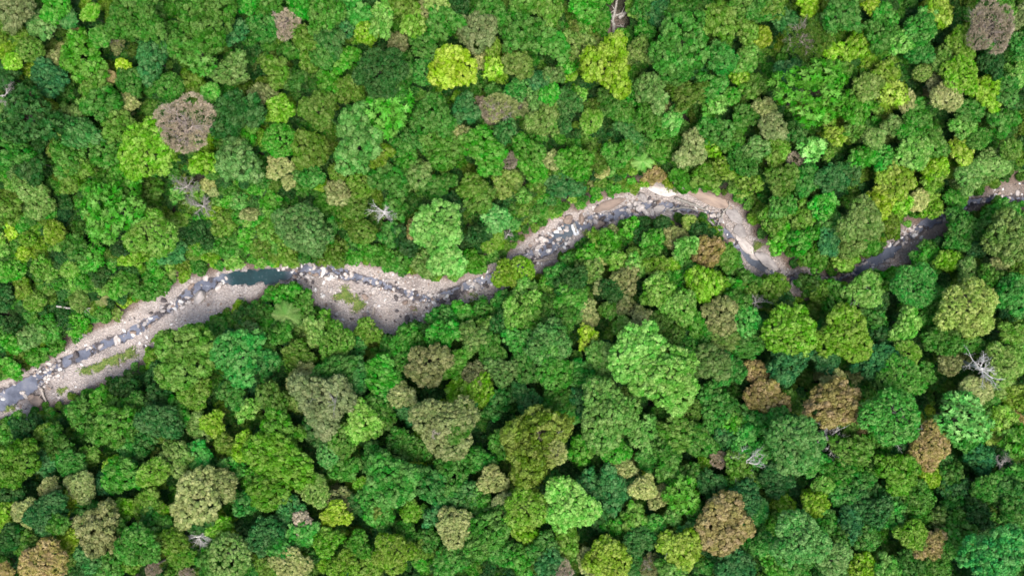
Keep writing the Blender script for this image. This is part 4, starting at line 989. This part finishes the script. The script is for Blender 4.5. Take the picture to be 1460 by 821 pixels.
# loose boulders of each reach: nothing in the picture tells those of one reach apart
REACH = [(0, 100, 12, 'boulder in the wide shallow water at the downstream end', 'boulders of the wide shallow reach'),
 (100, 215, 22, 'boulder in the narrow stream beside the grass strip', 'boulders beside the grass strip'),
 (215, 325, 34, 'boulder in the rocky run just below the dark teal pool', 'boulders below the dark pool'),
 (422, 520, 46, 'boulder in the dark rapids just above the dark teal pool', 'boulders of the dark rapids'),
 (520, 640, 44, 'boulder in the foaming rapids along the broad gravel bar', 'boulders of the foaming rapids'),
 (440, 640, 95, 'boulder strewn on the broad pale gravel bar', 'boulders of the broad gravel bar'),
 (640, 735, 12, 'boulder in the narrows by the overhanging lime crown', 'boulders of the narrows'),
 (740, 795, 24, 'boulder in the rock cluster below the brown pool', 'boulders below the brown pool'),
 (825, 960, 30, 'boulder in the rocky bend upstream of the small waterfall', 'boulders of the rocky bend'),
 (1005, 1110, 18, 'boulder in the narrow chute between bedrock slabs', 'boulders of the chute'),
 (1110, 1180, 14, 'boulder in the shaded white water past the bedrock slabs', 'boulders of the shaded white water'),
 (1280, 1345, 16, 'boulder in the dark stream beside the brown gravel spit', 'boulders by the gravel spit'),
 (1380, 1460, 14, 'boulder in the dark riverbed at the far upstream end', 'boulders of the far upstream end')]
BARZ = 'boulders of the broad gravel bar'
for a, b, n, lab, grp in REACH:
    ks = np.nonzero((STd[:, 0] >= a) & (STd[:, 0] <= b))[0]
    for _ in range(int(n * .66)):
        k = int(R.choice(ks)); w_ = STd[k, 2]; off = R.normal(0, .75) * w_
        px_ = STd[k, 0] - tang[k, 1] * off * 1.0 + R.uniform(-2, 2); py_ = STd[k, 1] - tang[k, 0] * off + R.uniform(-1, 1)
        if grp == BARZ:
            px_ = R.uniform(a, b); u_, l_ = np.interp(px_, UPd[:, 0], UPd[:, 1]), np.interp(px_, LOWd[:, 0], LOWd[:, 1]); py_ = u_ + (l_ - u_) * R.uniform(.35, .92)
        xa, ya = px2w(px_, py_)
        if not inside(np.array([xa]), np.array([ya]))[0]: py_ = STd[k, 1]; px_ = STd[k, 0]
        col_ = R.choice(['pale', 'pale', 'white', 'grey', 'grey', 'dark', 'brown'] if a not in (422,) else ['white', 'pale', 'dark', 'dark', 'grey'])
        boulder(px_, py_, (1.8 + 3.2 * R.random() ** 2) * (1.0 if grp != BARZ else .8), col_, ({'pale': 'pale', 'white': 'whitish', 'grey': 'grey', 'dark': 'dark', 'brown': 'brown'}[col_] + ' ' + lab), grp, R.uniform(1, 1.5))
# small stones: stuff
SRC2 = bpy.data.collections.new('stone_source')
for j in range(4):
    p, f = rock_mesh(700 + j, .65, .2, ICO1); o = bpy.data.objects.new('loose_stone_%d' % j, mesh_np('loose_stone', p, [f], np.ones(len(f), bool), [MS])); SRC2.objects.link(o)
n = 17000
k = R.integers(0, len(STd), n); k = k[(STd[k, 0] > -60) & (STd[k, 0] < 1520)]
sx_ = STd[k, 0] + R.uniform(-4, 4, len(k)); t = R.random(len(k))
up_y = np.interp(sx_, UPd[:, 0], UPd[:, 1]); lo_y = np.interp(sx_, LOWd[:, 0], LOWd[:, 1]); sy_ = up_y + (lo_y - up_y) * t
x, y = (sx_ - CX) * S, -(sy_ - CY) * S
keep = inside(x, y); x, y = x[keep], y[keep]; z, sd2, ds2, w2, q2 = terrain(x, y, True)
keep = (fbm(x / 5, y / 5, seed=70, oct=2) > -.02) & (((q2 > .6) & (q2 < 1.7)) | (R.random(len(x)) < .4)) & ~((x / S + CX > 318) & (x / S + CX < 412) & (q2 < 1.1)) & ((x / S + CX < 1340) | (R.random(len(x)) < .3)); x, y, z = x[keep], y[keep], z[keep]
m = len(x); s_ = 0.12 + 0.34 * R.random(m) ** 2.2 * np.where(q2[keep] < 1.6, 1.7, 1.0)
cc = np.array([RC[c] for c in R.choice(['pale', 'pale', 'white', 'grey', 'brown', 'grey', 'dark'], m)]) * R.uniform(.85, 1.12, (m, 1))
so = scatter('loose_stones', scatter_group('loose_stones', 'stone_scatter', SRC2), np.stack([x, y, np.maximum(z, -.42) + s_ * .15], 1), R.integers(0, 4, m), np.stack([R.normal(0, .3, m), R.normal(0, .3, m), R.uniform(0, 6.28, m)], 1),
             np.stack([s_ * R.uniform(1, 1.5, m), s_, s_ * .8], 1), np.concatenate([np.clip(cc, 0, 1), np.ones((m, 1))], 1))
props(so, 'cobbles and small stones strewn over the pale river bed', None, None, 'stuff')

def log(pts, r0, r1, label, stubs=2, lift=.25, mat=None, cat='log', name='fallen_log'):
    P = []
    for (a, b, *h) in pts:
        x, y, z = ground_at(a, b); P.append((x, y, max(z, -.36) + lift + (h[0] if h else 0)))
    P = np.array(P)
    t = np.linspace(0, 1, len(P)); tt = np.linspace(0, 1, 12); Q = np.stack([np.interp(tt, t, P[:, i]) for i in range(3)], 1); Q[1:-1] += R.normal(0, .07, (10, 3))
    tb = TB(); rad = np.linspace(r0, r1, 12) * (1 + R.normal(0, .06, 12)); tb.add(Q, rad, 8)
    for _ in range(stubs):
        i = R.integers(4, 11); d = Q[min(i + 1, 11)] - Q[i - 1]; d /= np.linalg.norm(d); s = np.cross(d, (0, 0, 1)) * R.choice([-1, 1]) + d * .8 + np.array([0, 0, .25]); s /= np.linalg.norm(s)
        tb.add(wob(Q[i], Q[i] + s * R.uniform(1.2, 2.6), 5, .08, R), np.linspace(r1 * .8, r1 * .3, 5), 5)
    o = link(name, tb.mesh(name, mat or MLOG)); props(o, label, cat); return o
log([(525, 456), (531, 444), (537, 433)], .34, .2, 'pale log lying upright on the gravel bar, thicker of the crossed pair', 1)
log([(529, 457), (533, 446), (534, 437)], .26, .14, 'thin pale log crossing the thicker one on the gravel bar', 0, .5)
log([(497, 440), (509, 445), (521, 449)], .3, .16, 'pale log lying flat beside the grassy tufts on the gravel bar', 1)
log([(492, 418), (494, 427)], .2, .12, 'short pale stick in the upper grassy tuft of the gravel bar', 0)
log([(60, 553), (63, 561), (68, 574)], .42, .24, 'pale log lying on the broken brown rock in the wide shallow reach', 1, .6)
log([(178, 512), (187, 503), (193, 495)], .3, .16, 'thin brown log at the upstream end of the grass strip', 2)
log([(1021, 325), (1027, 312), (1031, 302), (1040, 294)], .28, .2, 'curved pale branch lying across the head of the narrow chute', 2, .6, MW)
log([(1029, 305), (1022, 311)], .2, .12, 'short pale side branch resting against the curved branch', 1, .5, MW)
log([(962, 283), (985, 291), (1006, 300)], .45, .25, 'long pale trunk fallen along the brown ledge at the rocky bend', 3, .6, MW)
log([(950, 300), (975, 296), (1002, 303)], .3, .2, 'second pale trunk lying lower along the brown ledge at the rocky bend', 2, .5, MW)
log([(1008, 314), (1016, 323), (1024, 331)], .34, .2, 'pale trunk leaning out of the green crowns by the chute', 1, 2.0, MW)
log([(818, 318), (820, 325), (821, 332)], .4, .3, 'white wet log jammed in the small waterfall', 0, .35, MW)
log([(760, 372), (790, 369), (806, 366)], .2, .12, 'thin branch lying on the bank under the brown pool', 3)
# logs of the clearing at the top of the view, where trees were felled
for pts, r0, r1, lab in [
 ([(876, 52), (873, 30), (880, 0)], .55, .3, 'long pale felled trunk running through the clearing at the top'),
 ([(882, 28), (897, 14), (908, 5)], .5, .28, 'slanting pale felled trunk at the top of the clearing'),
 ([(868, 26), (884, 22), (903, 17)], .42, .2, 'pale felled trunk crossing the others in the clearing'),
 ([(862, 46), (866, 30), (867, 18)], .45, .25, 'greyish felled trunk at the dark edge of the clearing'),
 ([(886, 50), (890, 44), (884, 36)], .3, .15, 'short felled branch at the green foot of the clearing')]:
    log(pts, r0, r1, lab, 3, .5, MW)
log([(108, 472), (135, 478)], .32, .15, 'pale fallen stem among the scrub above the narrow stream', 4, 3.0, MW)
log([(92, 436), (120, 440), (140, 439)], .3, .15, 'long pale fallen stem on the scrubby slope', 4, 4.2, MW)
log([(996, 672), (1013, 688), (1028, 703)], .4, .2, 'thin grey fallen trunk in the dark gap by the white star snag', 2, 3.2, MWD)
log([(128, 699), (142, 699)], .35, .2, 'short white fallen stem in a dark gap near the bottom corner', 1, 4.0, MW)
log([(50, 592), (68, 608), (80, 617)], .35, .2, 'pale fallen trunk lying over the bank trees by the wide shallow reach', 1, 5.0, MW)
# white water: the fall
V, F = [], []
x0, y0, _ = ground_at(816, 320); x1, y1, _ = ground_at(823, 336)
tb = TB(); tb.add(wob((x0, y0, .15), (x1, y1, -.3), 7, .25, R), [.5, .7, .8, .75, .9, 1.0, .5], 8); me = tb.mesh('waterfall', MFOAM)
for v in me.vertices: v.co.z = (v.co.z + .3) * .45 - .3
wf = link('waterfall', me); props(wf, 'small white waterfall dropping into the brown pool', 'waterfall')

# grass tufts on the gravel
GM, nt_, out_ = newmat('grass'); n_ = N(nt_)
rc = n_('ShaderNodeAttribute', attribute_name='leaf').outputs['Fac']
gd = n_('ShaderNodeBsdfPrincipled', {'Base Color': n_.ramp(rc, [(0, (0.06, 0.14, 0.015)), (.6, (0.16, 0.24, 0.03)), (1, (0.30, 0.30, 0.09))]), 'Roughness': .7})
nt_.links.new(gd.outputs[0], out_.inputs[0])
V, Q, lf = [], [], []; n = 0
spots = []
for a, b, w_, h_, ang, m in [(152, 519, 33, 6, -22, 2600), (128, 527, 12, 4, -22, 700), (490, 420, 9, 8, 20, 1000), (500, 424, 8, 5, 20, 500), (512, 435, 6, 7, 30, 800), (590, 441, 3, 2, 0, 120), (14, 583, 5, 3, -20, 260), (282, 467, 6, 3, 0, 200), (268, 470, 4, 2, 0, 120), (675, 424, 10, 5, 0, 300), (347, 430, 3, 2.5, 0, 160), (90, 556, 8, 3, -20, 160), (838, 334, 6, 4, 20, 300), (955, 268, 12, 5, 0, 400), (1080, 350, 7, 4, -45, 300), (184, 502, 8, 4, -40, 400)]:
    c, s = math.cos(math.radians(ang)), math.sin(math.radians(ang))
    q = R.normal(0, .5, (m, 2)) * (w_, h_); q = q * (1 + .35 * np.sin(np.arctan2(q[:, 1], q[:, 0])[:, None] * 3 + a)); spots.append(np.stack([a + q[:, 0]*c - q[:, 1]*s, b + q[:, 0]*s + q[:, 1]*c], 1))
spots = np.concatenate(spots); gxx, gyy = (spots[:, 0]-CX)*S, -(spots[:, 1]-CY)*S; gk = fbm(gxx / 1.3, gyy / 1.3, seed=44, oct=3) > -.15; gxx, gyy = gxx[gk], gyy[gk]; gz = terrain(gxx, gyy)
for x_, y_, z_ in zip(gxx, gyy, gz):
    a = R.uniform(0, 6.28); u = np.array([math.cos(a), math.sin(a), 0]); s = np.array([-u[1], u[0], 0]); h_ = R.uniform(.35, .9); p = np.array([x_, y_, z_ - .02])
    V += [p - s*.09, p + u*h_*.5 - s*.11 + (0,0,h_*.7), p + u*h_ + (0,0,h_*.75), p + u*h_*.5 + s*.11 + (0,0,h_*.7)]; Q.append([n, n+1, n+2, n+3]); n += 4; lf += [R.random()] * 4
gr = link('grass', mesh_np('grass', np.array(V), [np.array(Q)], np.zeros(len(Q), bool), [GM], None, {'leaf': lf})); props(gr, 'bright green grass growing in strips and tufts on the pale gravel', None, None, 'stuff')

# ---------------------------------------------------------------- camera and light
cam = bpy.data.objects.new('camera', bpy.data.cameras.new('camera')); COL.objects.link(cam); cam.location = (0, 0, H)
cam.data.sensor_width = 36; cam.data.lens = 18.0 / (CX * S / H); cam.data.clip_end = 3000; SC.camera = cam
SUN_EL, SUN_AZ = 69.0, 162.0         # azimuth clockwise from the top of the picture
sun = bpy.data.objects.new('sun', bpy.data.lights.new('sun', 'SUN')); COL.objects.link(sun)
sun.data.energy = 1.7; sun.data.angle = math.radians(32); sun.data.color = (1.0, 0.97, 0.92)
from mathutils import Vector
el, az = math.radians(SUN_EL), math.radians(SUN_AZ)
sun.rotation_euler = Vector((-math.sin(az) * math.cos(el), -math.cos(az) * math.cos(el), -math.sin(el))).to_track_quat('-Z', 'Y').to_euler()
w = bpy.data.worlds.new('World'); SC.world = w; w.use_nodes = True; nt = w.node_tree
bg = nt.nodes['Background']; sky = nt.nodes.new('ShaderNodeTexSky'); sky.sky_type = 'NISHITA'; sky.sun_disc = False; sky.sun_elevation = el; sky.sun_rotation = az
sky.air_density = 1.0; sky.dust_density = 3.0; sky.ozone_density = 1.0
bw = nt.nodes.new('ShaderNodeRGBToBW'); mx = nt.nodes.new('ShaderNodeMix'); mx.data_type = 'RGBA'; mx.inputs[0].default_value = 0.1; nt.links.new(sky.outputs[0], bw.inputs[0]); nt.links.new(sky.outputs[0], mx.inputs[6]); nt.links.new(bw.outputs[0], mx.inputs[7]); nt.links.new(mx.outputs[2], bg.inputs[0])   # thin high cloud: a paler sky
bg.inputs[1].default_value = 0.13
SC.view_settings.view_transform = 'Standard'; SC.view_settings.look = 'None'; SC.view_settings.exposure = 1.12; SC.view_settings.gamma = 1.0; SC.view_settings.use_curve_mapping = False
SC.cycles.filter_width = 1.65
SC.cycles.max_bounces = 6; SC.cycles.diffuse_bounces = 3; SC.cycles.transmission_bounces = 3; SC.cycles.use_denoising = True
